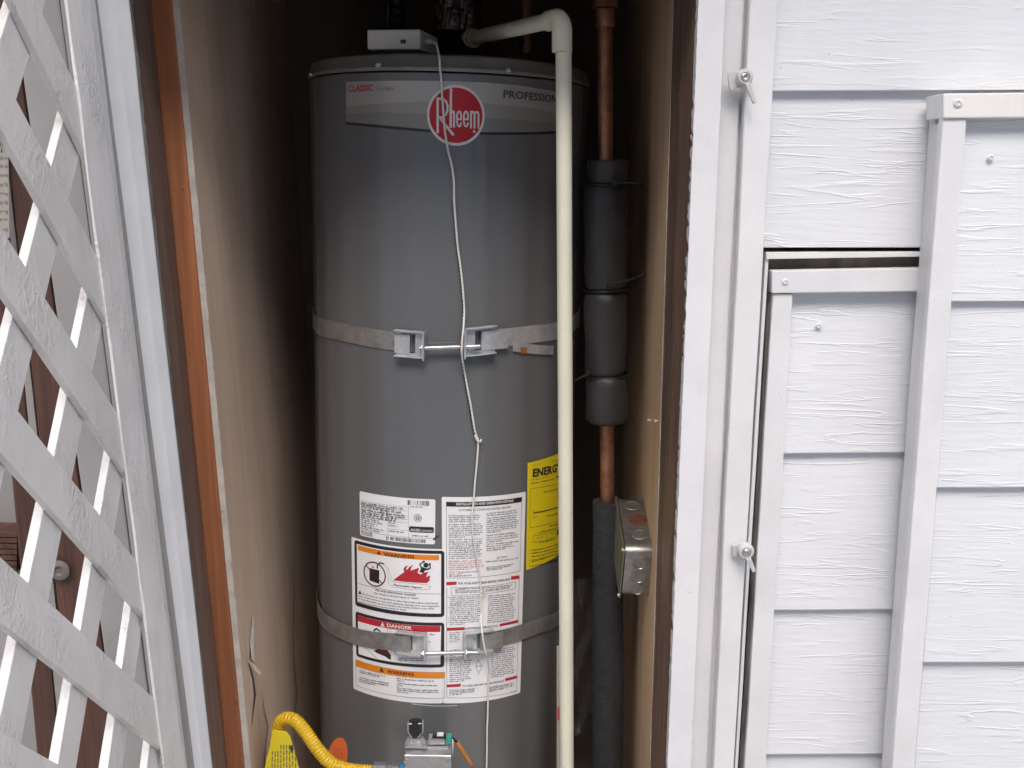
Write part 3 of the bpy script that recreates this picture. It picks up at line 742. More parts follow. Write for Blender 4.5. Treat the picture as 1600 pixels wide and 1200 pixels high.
p.stroke(z((955, 540), (955, 798)), 3.2); p.stroke(z((958, 570), (985, 548), (1006, 556), (1010, 600), (1010, 800)), 3.0); p.stroke(z((1012, 570), (1040, 550), (1064, 560), (1072, 600), (1070, 803)), 3.0)
p.disc(z((1005, 855)), 2.2 * m, 2.2 * m)
p.build('lettering', M['wi'], badge)

# rating plate
rl = [SZ(562.1, 766.9), SZ(680.4, 780), SZ(679.7, 850.3), SZ(562.9, 836.3)]
rating = Print(L0).grid(*rl, round_=.004).build('rating_label', M['paper'], wh)
def RU(u, v):
    q = (rl[0] * (1 - u) + rl[1] * u) * (1 - v) + (rl[3] * (1 - u) + rl[2] * u) * v; return q
class RPrint(Print): pass
def unit_lines(pr_, segs, wd):
    for a, b in segs: pr_.stroke([RU(*a), RU(*b)], wd, raw=True)
def rline(pr_, u0, u1, v, h):
    a, b = RU(u0, v), RU(u1, v); l = np.linalg.norm(b - a); d = (b - a) / l; cw = h * .62; x = 0.; k = random.randint(2, 7)
    while x < l - cw:
        if k == 0: x += cw; k = random.randint(2, 8); continue
        hh = h * random.choice((.65, .7, 1.)); ww = cw * random.uniform(.5, .85); q = a + d * x; e = np.array([0, 1.])
        pr_.add([cyl(*q, pr_.r), cyl(*(q + d * ww), pr_.r), cyl(*(q + d * ww + e * hh), pr_.r), cyl(*(q + e * hh), pr_.r)], [(0, 1, 2, 3)]); x += cw; k -= 1
p = Print(L1)
unit_lines(p, [((.675, .06), (.675, .93)), ((.02, .29), (.675, .285)), ((.02, .55), (.675, .55)), ((.41, .55), (.41, .87)), ((.41, .72), (.675, .72)), ((.02, .2), (.675, .2)), ((.02, .87), (.97, .87)), ((.02, .4), (.675, .4)), ((.02, .475), (.675, .475))], .0004)
for i in range(7): rline(p, .025, random.uniform(.5, .66), .262 + .0455 * i * 1.0 + (.012 if i > 2 else 0), .0042)
for i in range(6): rline(p, .025, random.uniform(.2, .39), .60 + .048 * i, .0032)
for i in range(2): rline(p, .42, random.uniform(.5, .66), .60 + .06 * i, .0032)
rline(p, .42, .62, .78, .003); rline(p, .70, .86, .195, .003); rline(p, .72, .92, .835, .003)
for i in range(3): rline(p, .025, .2, .905 + .032 * i, .0026)
def rbar(pr_, u0, u1, v0, v1):
    x = u0
    while x < u1:
        wd = random.choice((.004, .004, .008, .011))
        if random.random() < .88: pr_.grid(RU(x, v0), RU(min(u1, x + wd), v0), RU(min(u1, x + wd), v1), RU(x, v1))
        x += wd + random.choice((.004, .006, .009))
rbar(p, .665, .925, .04, .145); rbar(p, .39, .885, .895, .975)
cs = RU(.79, .42); p.disc(cs, .0075, .0075, .88, 40, True); p.disc(cs, .0035, .0035, .75, 24, True)
for k in range(5):
    t = math.pi / 2 + k * 2 * math.pi / 5; t2 = t + 4 * math.pi / 5
    p.stroke([cs + np.array([math.cos(t), math.sin(t)]) * .0062, cs + np.array([math.cos(t2), math.sin(t2)]) * .0062], .0004, raw=True)
p.build('lettering', M['kk'], rating)
Print(L1).grid(RU(.685, .615), RU(.985, .615), RU(.985, .745), RU(.685, .745), round_=.0028).build('certification_mark', M['k'], rating)
def rtext(pr_, body, u0, u1, v, h, bold=.0):
    vv, f, wd = glyphs(body, bold); a, b = RU(u0, v), RU(u1, v); d = (b - a) / wd
    pr_.add([cyl(*(a + d * x + np.array([0, h / .7]) * y), pr_.r) for x, y in vv], f)
p = Print(L2); rtext(p, 'AHRI', .70, .82, .725, .0058, .02); rtext(p, 'CERTIFIED', .83, .97, .72, .0036, .01); p.build('lettering', M['wi'], rating)
p = Print(L2); z = Z(5.333, 540, 750); p.stroke(z((735, 492), (775, 463)), 1.6); p.disc(z((738, 490)), .0024, .0022); p.build('ink_smudge', M['k'], rating)

# hazard label (left column)
haz = Print(L0).grid(SZ(549.5, 838.3), SZ(691.3, 857.6), SZ(691.8, 1098.6), SZ(552.6, 1075.8), nu=30, round_=.003).build('hazard_label', M['paper'], wh)
z = Z(8.57, 540, 830); y = Z(5.333, 540, 940)
Print(L1).quad(*z((122, 112), (1322, 258), (1322, 1145), (135, 990)), round_=.006).build('frame_print', M['k'], haz); Print(L1).quad(*y((85, 78), (822, 172), (822, 545), (92, 452)), round_=.006).build('frame_print', M['k'], haz)
Print(L2).quad(*z((155, 165), (1280, 300), (1278, 1100), (165, 945)), round_=.0015).build('panel_print', M['paper'], haz); Print(L2).quad(*y((105, 108), (797, 198), (790, 520), (112, 434)), round_=.0015).build('panel_print', M['paper'], haz)
Print(L3).quad(*z((170, 182), (1253, 317), (1250, 384), (170, 245))).build('orange_band', M['o'], haz); Print(L3).quad(*y((90, 480), (824, 585), (824, 632), (90, 532))).build('orange_band', M['o'], haz)
Print(L3).quad(*y((105, 108), (790, 199), (790, 249), (105, 158))).build('red_band', M['r'], haz)
p = Print(.0022); p.text('WARNING', z((515, 322)), z((920, 357)), 5.4, .032); p.build('lettering', M['dr'], haz)
for t_ in (z((452, 250), (478, 308), (424, 301)), y((304, 542), (324, 583), (286, 577))): Print(.0022).poly2(t_).build('warning_symbol', M['dr'], haz)
p = Print(.0022); p.text('WARNING', y((350, 590)), y((570, 614)), 5.6, .032); p.build('lettering', M['dr'], haz)
p = Print(.0022); p.text('DANGER', y((348, 206)), y((556, 232)), 5.8, .032); Print(.0022).poly2(y((312, 166), (331, 208), (294, 202))).build('warning_symbol', M['wi'], haz); p.build('lettering', M['wi'], haz)
p = Print(L3)
p.poly2(z((325, 488), (458, 520), (455, 700), (328, 655))); p.stroke(z((430, 490), (432, 450), (470, 417), (515, 432)), 2.2); p.disc(z((372, 475)), .0018, .0018)
p.disc(z((1078, 450)), .0050, .0050, n=20); p.poly2(z((1000, 462), (1045, 480), (1110, 500), (1130, 508), (1060, 522), (1048, 556), (990, 540), (1012, 500)))
p.stroke(z((1050, 402), (996, 440), (1020, 490)), 2.0); p.stroke(z((1128, 435), (1136, 490), (1080, 508)), 2.0); p.disc(z((1050, 402)), .0022, .0022, n=12); p.disc(z((1128, 436)), .0022, .0022, n=12)
p.stroke(z((165, 690), (1275, 835)), .5); p.poly2(z((200, 785), (222, 840), (178, 832)))
p.stroke(y((163, 375), (262, 466)), .6); p.stroke(y((380, 405), (380, 484)), .6); p.poly2(y((238, 408), (290, 384), (352, 402), (378, 440), (376, 482), (330, 452), (262, 424)))
p.stroke(y((240, 238), (262, 222), (290, 244)), 2.6); p.stroke(y((355, 218), (355, 252)), .5); p.stroke(y((375, 220), (375, 254)), .5)
p.text('FIRE AND EXPLOSION HAZARD', z((405, 792)), z((945, 864)), 3.0, .02)
p.text('Can result in serious injury or death.', z((385, 832)), z((985, 905)), 3.0, .012)
p.text('Flammable Vapors', z((645, 722)), z((1025, 760)), 2.9, .022)
for body, a, b in (('Do not store or use gasoline or other flammable vapors and liquids', (235, 842), (1240, 970)), ('in the vicinity of this or any other appliance. Storage of or use of gasoline', (180, 866), (1255, 1008)),
                   ('or other flammable vapors or liquids in the vicinity of this or any other', (180, 904), (1190, 1042)), ('appliance can result in serious injury or death.', (180, 944), (820, 1060))):
    p.text(body, z(a), z(b), 2.6, .012)
p.para(y((450, 470)), y((690, 472)), y((450, 486)), 2, 2.2); p.line(y((697, 274)), y((745, 278)), 2.4); p.line(y((695, 336)), y((715, 338)), 2.2)
p.para(y((120, 572)), y((395, 636)), y((120, 588)), 2, 2.0, .5); p.para(y((120, 628)), y((385, 686)), y((120, 664)), 3, 2.0, .2)
for a, b in (((430, 640), (745, 662)), ((430, 658), (490, 666)), ((430, 678), (775, 700)), ((430, 696), (490, 704)), ((430, 718), (775, 740)), ((430, 734), (782, 756)), ((430, 750), (528, 762))): p.line(y(a), y(b), 2.0)
p.stroke(y((90, 480), (826, 585), (824, 800), (92, 695)), .5, closed=True)
p.build('lettering', M['k'], haz)
p = Print(L3); p.poly2(z((640, 652), (790, 540), (778, 505), (800, 468), (845, 455), (815, 490), (822, 518), (860, 472), (915, 447), (885, 482), (870, 525), (990, 482), (965, 550), (1000, 575), (1050, 552), (1110, 540), (1075, 608), (1140, 590), (1120, 645), (1140, 642), (1090, 690)))
p.build('flame_print', M['r'], haz)
p = Print(.0022); cz = SZ(*z((392, 570))); rr = abs(SZ(*z((392, 405)))[1] - SZ(*z((392, 735)))[1]) / 2
p.disc(cz, rr, rr, .90, 48, True); p.stroke(z((288, 455), (492, 688)), 1.7); Print(.0022).poly2(y((270, 405), (300, 390), (345, 405), (370, 440), (330, 432))).build('hand_print', M['dr'], haz); p.build('prohibition_print', M['dr'], haz)
p = Print(L3)
def scal(pts, n=7):
    out = []
    for a, b in zip(pts[:-1], pts[1:]):
        for i in range(n):
            t = i / n; out.append((a[0] + (b[0] - a[0]) * t + random.uniform(-5, 5), a[1] + (b[1] - a[1]) * t + random.uniform(-7, 7)))
    return out + [pts[-1]]
p.stroke(z(*scal([(520, 432), (565, 520), (580, 690), (650, 745), (850, 770), (1060, 782), (1130, 768), (1140, 735), (1090, 712), (850, 690), (650, 676), (610, 650), (598, 560), (560, 460)], 6)), .45)
p.build('vapor_outline', M['greytext'], haz)

# instruction label (right column)
ins = Print(L0).grid(SZ(690.2, 776), SZ(821.2, 768), SZ(812.6, 1082), SZ(692.2, 1098.6), nu=30, round_=.003).build('instruction_label', M['paper'], wh)
q = Z(7.5, 680, 760); y = Z(5.714, 680, 890)
Print(L1).quad(*q((130, 180), (1012, 124), (1010, 179), (130, 233))).build('header_band', M['k'], ins)
p = Print(L2); p.text('INSTALLATION AND OPERATION DETAILS', q((245, 218)), q((912, 176)), 4.0, .03); p.build('lettering', M['wi'], ins)
p = Print(L1)
p.stroke(q((130, 180), (1012, 124), (990, 990), (135, 1070)), .6, closed=True)
p.text('AUTOMATIC STORAGE WATER HEATER', q((272, 287)), q((885, 249)), 3.4, .005)
p.text('For Safe Installation and Operation -', q((155, 347)), q((530, 340)), 2.3, .012)
p.para(q((158, 370)), q((550, 362)), q((160, 418)), 3, 2.2); p.para(q((155, 452)), q((575, 440)), q((160, 600)), 7, 2.2)
p.text('Water Leakage -', q((155, 630)), q((330, 624)), 2.3, .012); p.line(q((340, 626)), q((560, 618)), 2.2)
p.para(q((158, 655)), q((565, 645)), q((160, 848)), 9, 2.2)
p.line(q((160, 1055)), q((440, 1045)), 2.2); p.line(q((270, 1008)), q((530, 998)), 2.2)
p.para(q((600, 322)), q((980, 280)), q((600, 346)), 2, 2.2); p.para(q((600, 378)), q((985, 334)), q((600, 546)), 8, 2.2); p.para(q((600, 580)), q((980, 538)), q((600, 658)), 4, 2.2)
p.line(q((705, 676)), q((975, 644)), 2.2); p.para(q((600, 710)), q((930, 672)), q((600, 758)), 3, 2.2)
p.text('WARNING', q((762, 838)), q((846, 826)), 2.2, .02); p.stroke(q((735, 820), (750, 845), (718, 848)), .5, closed=True); p.line(q((595, 888)), q((970, 845)), 2.6); p.para(q((595, 950)), q((915, 912)), q((595, 985)), 3, 1.8)
p.text('FOR YOUR SAFETY READ BEFORE OPERATING', q((268, 1147)), q((872, 1097)), 3.6, .024)
p.stroke(y((140, 160), (715, 108), (712, 170), (148, 228)), .5, closed=True); p.stroke(y((103, 160), (103, 1140), (725, 1085), (748, 70)), .6)
p.text('WARNING:', y((200, 180)), y((288, 172)), 2.6, .03); p.poly2(y((186, 168), (194, 182), (178, 183))); p.line(y((295, 172)), y((690, 136)), 2.2); p.para(y((180, 194)), y((690, 150)), y((180, 208)), 2, 2.2)
p.para(y((130, 250)), y((420, 234)), y((130, 494)), 15, 2.1); p.para(y((472, 238)), y((722, 212)), y((465, 474)), 14, 2.1)
for k in (248, 338, 430, 450, 470): p.disc(y((117, k)), .0009, .0009, n=8)
p.text('LIGHTING INSTRUCTIONS', y((268, 530)), y((557, 506)), 2.9, .024)
p.para(y((128, 568)), y((228, 562)), y((128, 648)), 6, 2.1); p.para(y((128, 722)), y((225, 718)), y((128, 768)), 4, 2.1); p.para(y((128, 785)), y((330, 772)), y((128, 1002)), 13, 2.1)
p.para(y((500, 716)), y((718, 690)), y((498, 962)), 15, 2.1)
p.stroke(y((382, 800), (370, 830), (362, 860), (372, 890), (388, 925), (402, 890), (415, 862), (398, 830), (382, 800)), .6); p.stroke(y((360, 862), (420, 856)), .7); p.stroke(y((382, 930), (380, 945)), .6); p.poly2(y((365, 742), (415, 738), (398, 760), (382, 758)))
p.text('TO TURN GAS OFF TO THE APPLIANCE', y((240, 1046)), y((610, 998)), 3.2, .024)
p.para(y((128, 1078)), y((372, 1062)), y((128, 1120)), 4, 2.1); p.para(y((470, 1052)), y((718, 1008)), y((470, 1090)), 4, 2.1); p.line(y((665, 1092)), y((725, 1082)), 1.2)
p.build('lettering', M['kk'], ins)
for t_ in (q((130, 1118), (250, 1112), (250, 1150), (130, 1156)), q((885, 1052), (985, 1040), (985, 1080), (885, 1092)), y((103, 518), (262, 510), (262, 536), (103, 545)), y((572, 482), (740, 445), (740, 470), (572, 506)),
           y((103, 1025), (228, 1016), (228, 1042), (103, 1050)), y((622, 970), (728, 942), (728, 968), (622, 994))): Print(L1).quad(*t_).build('red_band', M['r'], ins)

p = Print(L1); p.para(q((158, 882)), q((570, 866)), q((160, 978)), 5, 2.2); p.line(q((160, 1008)), q((262, 1003)), 2.3); p.line(q((160, 1032)), q((330, 1024)), 2.2); p.build('red_lettering', M['redtext'], ins); p = Print(L1); p.line(q((600, 684)), q((694, 675)), 2.3); p.build('red_lettering', M['redtext'], ins)

# yellow energy label, wrapping out of sight behind the pipe
z = Z(6, 800, 700)
a, b = SZ(*z((145, 140))), SZ(*z((130, 1145))); wdt = .155
en = Print(L0).grid(a, a + (wdt, .0), b + (wdt, 0), b).build('energy_label', M['yellow_label'], wh)
p = Print(L1)
p.text('ENERGY', z((190, 270)), z((452, 207)), 12.5, .04); p.stroke(z((437, 215), (434, 270)), 2.6); p.poly2(z((412, 262), (458, 250), (434, 302)))
p.text('U.S. Government', z((180, 167)), z((270, 150)), 1.6); p.line(z((368, 126)), z((450, 108)), 1.5)
p.text('Water Heater - Natural Gas', z((175, 304)), z((335, 272)), 1.9); p.line(z((178, 336)), z((395, 290)), 2.2)
p.stroke(z((452, 322), (172, 381), (165, 746), (452, 668)), .45)
p.text('Estimated Yearly', z((295, 420)), z((440, 384)), 3.3); p.text('$', z((425, 478)), z((456, 470)), 8, .02)
p.stroke(z((200, 608), (455, 542)), 1.8); p.stroke(z((201, 578), (199, 636)), .6); p.text('$170', z((195, 656)), z((235, 647)), 2.2); p.line(z((325, 642)), z((452, 606)), 2.2)
p.line(z((350, 738)), z((452, 712)), 3.0); p.line(z((248, 797)), z((440, 744)), 2.2)
p.stroke(z((200, 822), (410, 772), (410, 830), (202, 882)), .45, closed=True); p.stroke(z((322, 794), (322, 852)), .45); p.line(z((230, 850)), z((290, 834)), 1.6); p.line(z((362, 806)), z((385, 800)), 1.6)
p.poly2(z((420, 762), (460, 752), (460, 808), (420, 816))); p.line(z((258, 892)), z((398, 852)), 2.2)
for k, (x0, y0, x1, y1) in enumerate(((182, 964, 455, 888), (182, 992, 455, 918), (182, 1024, 455, 946), (182, 1054, 455, 975), (182, 1068, 300, 1038), (182, 1108, 420, 1046), (355, 1078, 455, 1042))):
    p.line(z((x0, y0)), z((x1, y1)), 2.0)
    if k in (0, 1, 3, 5): p.disc(z((165, y0 - 4)), .0011, .0011, n=10)
p.build('lettering', M['k'], en)

Print(L0).stroke([(644, 1099.5), (679, 1102.8), (714, 1102.2)], .9).build('tape_edge', M['wi'], wh)
# gas control valve at the foot of the tank
def wbox(mb, u0, u1, v0, v1, Y, dep):
    a, b = P(u0, v0, Y), P(u1, v1, Y); mb.box((a[0], Y, min(a[2], b[2])), (b[0], Y + dep, max(a[2], b[2]))); return mb
YV = 1.615
gv = wbox(MB(), 631, 706, 1180, 1290, YV, .05).build('gas_valve', M['alu'], wh, bevel=.003, seg=3)
wbox(MB(), 633, 701, 1165, 1179.5, YV + .022, .02).build('valve_top', M['alu'], gv, bevel=.002)
z = Z(8.89, 600, 1110)
def plate(pts, Y, dep): mb = MB(); mb.poly([P(*p_, Y) for p_ in z(*pts)], (0, dep, 0)); return mb
plate([(280, 525), (300, 425), (330, 375), (390, 400), (470, 400), (540, 370), (580, 430), (600, 530)], YV + .018, .006).build('dial_plate', M['alu'], gv, bevel=.0012)
mb = plate([(320, 180), (345, 160), (345, 300), (400, 385), (388, 410), (325, 300)], YV + .008, .010); b2_ = plate([(525, 158), (550, 180), (550, 300), (465, 400), (455, 385), (530, 300)], YV + .008, .010)
mb.add(b2_.v, b2_.f); mb.build('dial_guard', M['zinc'], gv, bevel=.0008)
plate([(335, 170), (400, 150), (440, 148), (480, 152), (540, 170), (535, 300), (465, 392), (405, 392), (340, 300)], YV + .010, .012).build('knob', M['black_plastic'], gv, bevel=.0015)
plate([(420, 165), (455, 165), (458, 300), (418, 300)], YV + .004, .006).build('knob_grip', M['black_plastic'], gv, bevel=.001)
plate([(340, 182), (385, 182), (385, 196), (340, 196)], YV + .0085, .0015).build('knob_mark', M['wi'], gv); plate([(475, 180), (520, 180), (520, 192), (475, 192)], YV + .0085, .0015).build('knob_mark', M['wi'], gv)
pst = plate([(380, 402), (485, 402), (500, 455), (365, 458)], YV + .0165, .0015).build('pilot_plate', M['wi'], gv)
v_, f_, wd_ = glyphs('PILOT', .01); o_ = P(*z((392, 445)), YV + .016); sc_ = .0085 / wd_ * 1.2; mb = MB(); mb.add([o_ + np.array([x_ * sc_, 0, y_ * sc_ * 1.3]) for x_, y_ in v_], f_); mb.build('lettering', M['k'], pst)
plate([(612, 400), (845, 405), (850, 475), (612, 480)], YV + .02, .02).build('connector_block', M['zinc'], gv, bevel=.002)
plate([(670, 360), (720, 355), (860, 375), (860, 405), (670, 403)], YV + .022, .012).build('connector_cap', M['black_plastic'], gv, bevel=.001)
plate([(735, 345), (825, 345), (825, 360), (735, 360)], YV + .020, .010).build('connector_clip', M['wi'], gv)
plate([(862, 385), (935, 390), (938, 468), (862, 462)], YV + .016, .018).build('teal_plug', M['teal'], gv, bevel=.001)
for a in ((310, 712), (880, 698)):
    mb = MB(); mb.lathe(P(*z(a), YV), (0, -1, 0), [(0, .005), (.0022, .005), (.0028, .0036), (.0018, .0018)], 14); mb.build('screw', M['zinc'], gv, smooth=35)
for a in ((318, 495), (552, 490)):
    mb = MB(); mb.lathe(P(*z(a), YV + .018), (0, -1, 0), [(0, .0028), (.002, .0028), (.0026, .0015)], 12); mb.build('screw', M['zinc'], gv, smooth=35)
wp = [P(*z((925, 400)), YV + .03), P(*z((960, 392)), YV + .028), P(*z((1000, 430)), YV + .03), P(*z((1040, 470)), YV + .03)]
MB().tube(wp, .0022, 10).build('wire', M['black_plastic'], gv, smooth=60)
MB().tube([P(*z((1015, 440)), YV + .03), P(*z((1090, 560)), YV + .032), P(*z((1170, 680)), YV + .034), P(*z((1215, 755)), YV + .035)], [.0045, .005, .0042, .003], 14).build('wire_sleeve', M['orange_sleeve'], gv, smooth=50)
MB().tube([P(*z((1210, 750)), YV + .035), P(*z((1240, 830)), YV + .036), P(*z((1260, 1000)), YV + .04)], .0018, 8).build('wire', M['r'], gv, smooth=60)
MB().tube([P(*z((935, 480)), YV + .04), P(*z((940, 600)), YV + .03), P(*z((930, 700)), YV + .04), P(*z((925, 900)), YV + .05)], .0014, 8).build('wire', M['copper'], gv, smooth=60)
MB().tube([P(*z((945, 400)), YV + .026), P(*z((960, 430)), YV + .024), P(*z((950, 640)), YV + .03), P(*z((930, 800)), YV + .04)], .0012, 8).build('wire', M['wi'], gv, smooth=60)

# draft hood and flue on top of the tank
def onaxis(u, Y, h): d = P(u, 40, Y); return np.array([d[0], Y, CZ + h])
fo = cyl(.03, HTOP, 0) + e1 * .012
fc = fo - ax * 0.0
fl_ = thing('flue_pipe', fc, 'dark draft hood and flue pipe wrapped in crinkled foil on top of the tank', 'flue pipe')
mb = MB(); mb.lathe(fc, ax, [(.0, .070), (.004, .086), (.016, .090), (.040, .078), (.062, .055), (.070, .048)], 48); mb.build('draft_hood', M['duct'], fl_, smooth=35)
mb = MB(); rings = []
n_ = 64
vs, fs = [], []
for i in range(26):
    for j in range(n_):
        t_ = 2 * math.pi * j / n_; r_ = .047 + random.gauss(0, .0011) + .0015 * math.sin(7 * t_ + i)
        vs.append(fc + ax * (.066 + i * .022) + (e1 * math.cos(t_) + e2 * math.sin(t_)) * r_)
for i in range(25):
    for j in range(n_): k_ = (j + 1) % n_; fs.append((i * n_ + j, i * n_ + k_, (i + 1) * n_ + k_, (i + 1) * n_ + j))
mb.add(vs, fs); mb.build('foil_wrap', M['foil'], fl_)

# ------------------------------------------------------------------ seismic straps
def sz_line(pts): return [SZ(*p_) for p_ in pts]
def strap_band(mb, cs, hw, r0, r1, n=60):
    """band whose centre line runs through cs in (arc, height); hw half height, r0..r1 thickness"""
    s_ = np.array([c[0] for c in cs]); h_ = np.array([c[1] for c in cs]); xs = np.linspace(s_[0], s_[-1], n); hh = np.interp(xs, s_, h_)
    hh = np.convolve(np.pad(hh, 3, mode='edge'), np.ones(7) / 7, 'valid') if n > 20 else hh
    vs, fs = [], []
    for x, q_ in zip(xs, hh):
        vs += [cyl(x, q_ + hw, r1), cyl(x, q_ - hw, r1), cyl(x, q_ - hw, r0), cyl(x, q_ + hw, r0)]
    for i in range(n - 1):
        for j in range(4): k_ = (j + 1) % 4; fs.append((4 * i + j, 4 * i + k_, 4 * i + 4 + k_, 4 * i + 4 + j))
    fs += [(3, 2, 1, 0), (4 * n - 4, 4 * n - 3, 4 * n - 2, 4 * n - 1)]
    mb.add(vs, fs); return mb
def cbox(mb, s0, s1, z0, z1, r0, r1, slope=0., sc=0.):
    n = max(1, int((s1 - s0) / .006)); vs, fs = [], []
    for i in range(n + 1):
        x = s0 + (s1 - s0) * i / n; dz = slope * (x - sc)
        vs += [cyl(x, z1 + dz, r1), cyl(x, z0 + dz, r1), cyl(x, z0 + dz, r0), cyl(x, z1 + dz, r0)]
    for i in range(n):
        for j in range(4): k_ = (j + 1) % 4; fs.append((4 * i + j, 4 * i + k_, 4 * i + 4 + k_, 4 * i + 4 + j))
    fs += [(3, 2, 1, 0), (4 * n, 4 * n + 1, 4 * n + 2, 4 * n + 3)]
    mb.add(vs, fs); return mb
def bracket(t, s_in, s_out, zc, hh, slope, sgn, win0, win1):
    """tension bracket: plate with a slot, two turned-out flanges and an end lip (at s_in) that takes the bolt"""
    mb = MB(); lo, hi = min(s_in, s_out), max(s_in, s_out); r0, r1 = R + .0065, R + .0095
    w0, w1 = min(win0, win1), max(win0, win1)
    def bx(a, b, z0, z1, ra=r0, rb=r1): cbox(mb, a, b, zc + z0, zc + z1, ra, rb, slope, s_in)
    bx(lo, w0, -hh, hh); bx(w1, hi, -hh, hh); bx(w0, w1, hh * .8, hh); bx(w0, w1, -hh, -hh * .8)
    bx(lo, hi, hh, hh + .0026, r0, R + .020); bx(lo, hi, -hh - .0026, -hh, r0, R + .020)
    lipw = .0030
    if sgn > 0: bx(hi, hi + lipw, -hh * 1.2, hh * 1.08, R + .003, R + .031)
    else: bx(lo - lipw, lo, -hh * 1.2, hh * 1.08, R + .003, R + .031)
    return mb.build('bracket', M['galv'], t, bevel=.0011)
def bolt(t, s0, s1, z0, z1, nut_at, head_at):
    r = R + .0205; a, b = cyl(s0, z0, r), cyl(s1, z1, r)
    mb = MB(); mb.tube([a, b], .0040, 14); mb.build('bolt', M['zinc'], t, smooth=40)
    d = b - a
    for k in (nut_at, head_at):
        mb = MB(); mb.lathe(a + d * k, d, [(0, .0066), (.0008, .0074), (.0056, .0074), (.0064, .0066)], 6); mb.build('nut', M['zinc'], t)
# upper strap
us = thing('strap', cyl(0, SZ(700, 540)[1], R), 'upper galvanised strap across the middle of the tank, above all the white labels', 'strap', 'straps holding the tank')
lc = sz_line([(497, 509), (520, 514.5), (560, 523), (600, 531), (645, 535)]); lc = [np.array([-.60, lc[0][1] + .03])] + lc
strap_band(MB(), lc, .0175, R + .0012, R + .0022).build('band', M['galv_dark'], us, smooth=40)
rc_ = sz_line([(750, 530), (775, 528), (805, 525.5), (835, 521), (868, 517.5)]); rc_ = rc_ + [rc_[-1] + (.05, .004), np.array([.62, rc_[-1][1] + .03])]
strap_band(MB(), rc_, .0168, R + .0012, R + .0022).build('band', M['galv'], us, smooth=40)
cA, cB = SZ(620.5, 535), SZ(664, 537); W0, W1 = SZ(630, 535), SZ(650.5, 536)
bracket(us, cB[0], cA[0], cB[1], .0222, -.02, 1, W0[0], W1[0])
cC, cD = SZ(725, 533), SZ(771, 530); W2, W3 = SZ(741, 530), SZ(764, 530)
bracket(us, cC[0], cD[0], cC[1], .0235, .09, -1, W2[0], W3[0])
bolt(us, SZ(664, 536)[0] - .006, SZ(746, 533)[0], SZ(664, 536.5)[1] - .006, SZ(746, 533)[1] - .006, .68, .02)
k0, k1 = SZ(620, 535), SZ(643, 536); mb = MB(); strap_band(mb, [k0, k1], .0172, R + .0100, R + .0116, 8); mb.build('band_fold', M['galv'], us)
k0, k1 = SZ(750, 531), SZ(790, 527.5); mb = MB(); strap_band(mb, [k0, k1], .0178, R + .0100, R + .0116, 12); mb.build('band_fold', M['galv'], us)
tl_ = sz_line([(800, 541), (830, 545), (862, 547)]); mb = MB(); strap_band(mb, tl_, .0088, R + .003, R + .0042, 12); mb.build('band_tail', M['galv'], us)
tl_ = sz_line([(811, 546.5), (821, 547.5)]); mb = MB(); strap_band(mb, tl_, .0058, R + .0044, R + .0048, 4); mb.build('rust_mark', M['rust_spot'], us)
# lower strap
ls = thing('strap', cyl(0, SZ(700, 1008)[1], R), 'lower dull strap that crosses the white hazard and instruction labels', 'strap', 'straps holding the tank')
y = Z(5.333, 540, 940)
lc = sz_line([(503, 962)] + y((0, 248), (110, 290), (220, 313), (350, 325), (460, 328), (560, 330))); lc = [np.array([-.60, lc[0][1] + .03])] + lc
strap_band(MB(), lc, .0182, R + .0030, R + .0040).build('band', M['galv_dark'], ls, smooth=40)
rc_ = sz_line(y((1090, 322), (1200, 316), (1300, 295), (1400, 265), (1470, 245), (1600, 190)) + [(868, 968)]); rc_ = rc_ + [rc_[-1] + (.05, .006), np.array([.62, rc_[-1][1] + .04])]
strap_band(MB(), rc_, .0172, R + .0030, R + .0040).build('band', M['galv_dark'], ls, smooth=40)
q0, q1 = sz_line(y((445, 330), (668, 335))); W = sz_line(y((470, 330), (600, 330)))
bracket(ls, q1[0], q0[0], q1[1], .0205, -.02, 1, W[0][0], W[1][0])
q0, q1 = sz_line(y((985, 325), (1205, 320))); W = sz_line(y((1055, 320), (1150, 320)))
bracket(ls, q0[0], q1[0], q0[1], .0205, .04, -1, W[0][0], W[1][0])
a_, b_ = sz_line(y((668, 370), (1075, 360))); bolt(ls, a_[0] - .006, b_[0], a_[1] - .006, b_[1] - .006, .76, .02)
k0, k1 = sz_line(y((400, 325), (556, 330))); mb = MB(); strap_band(mb, [k0, k1], .0170, R + .0100, R + .0116, 10); mb.build('band_fold', M['galv_dark'], ls)
k0, k1 = sz_line(y((1108, 322), (1290, 298))); mb = MB(); strap_band(mb, [k0, k1], .0172, R + .0100, R + .0116, 10); mb.build('band_fold', M['galv_dark'], ls)

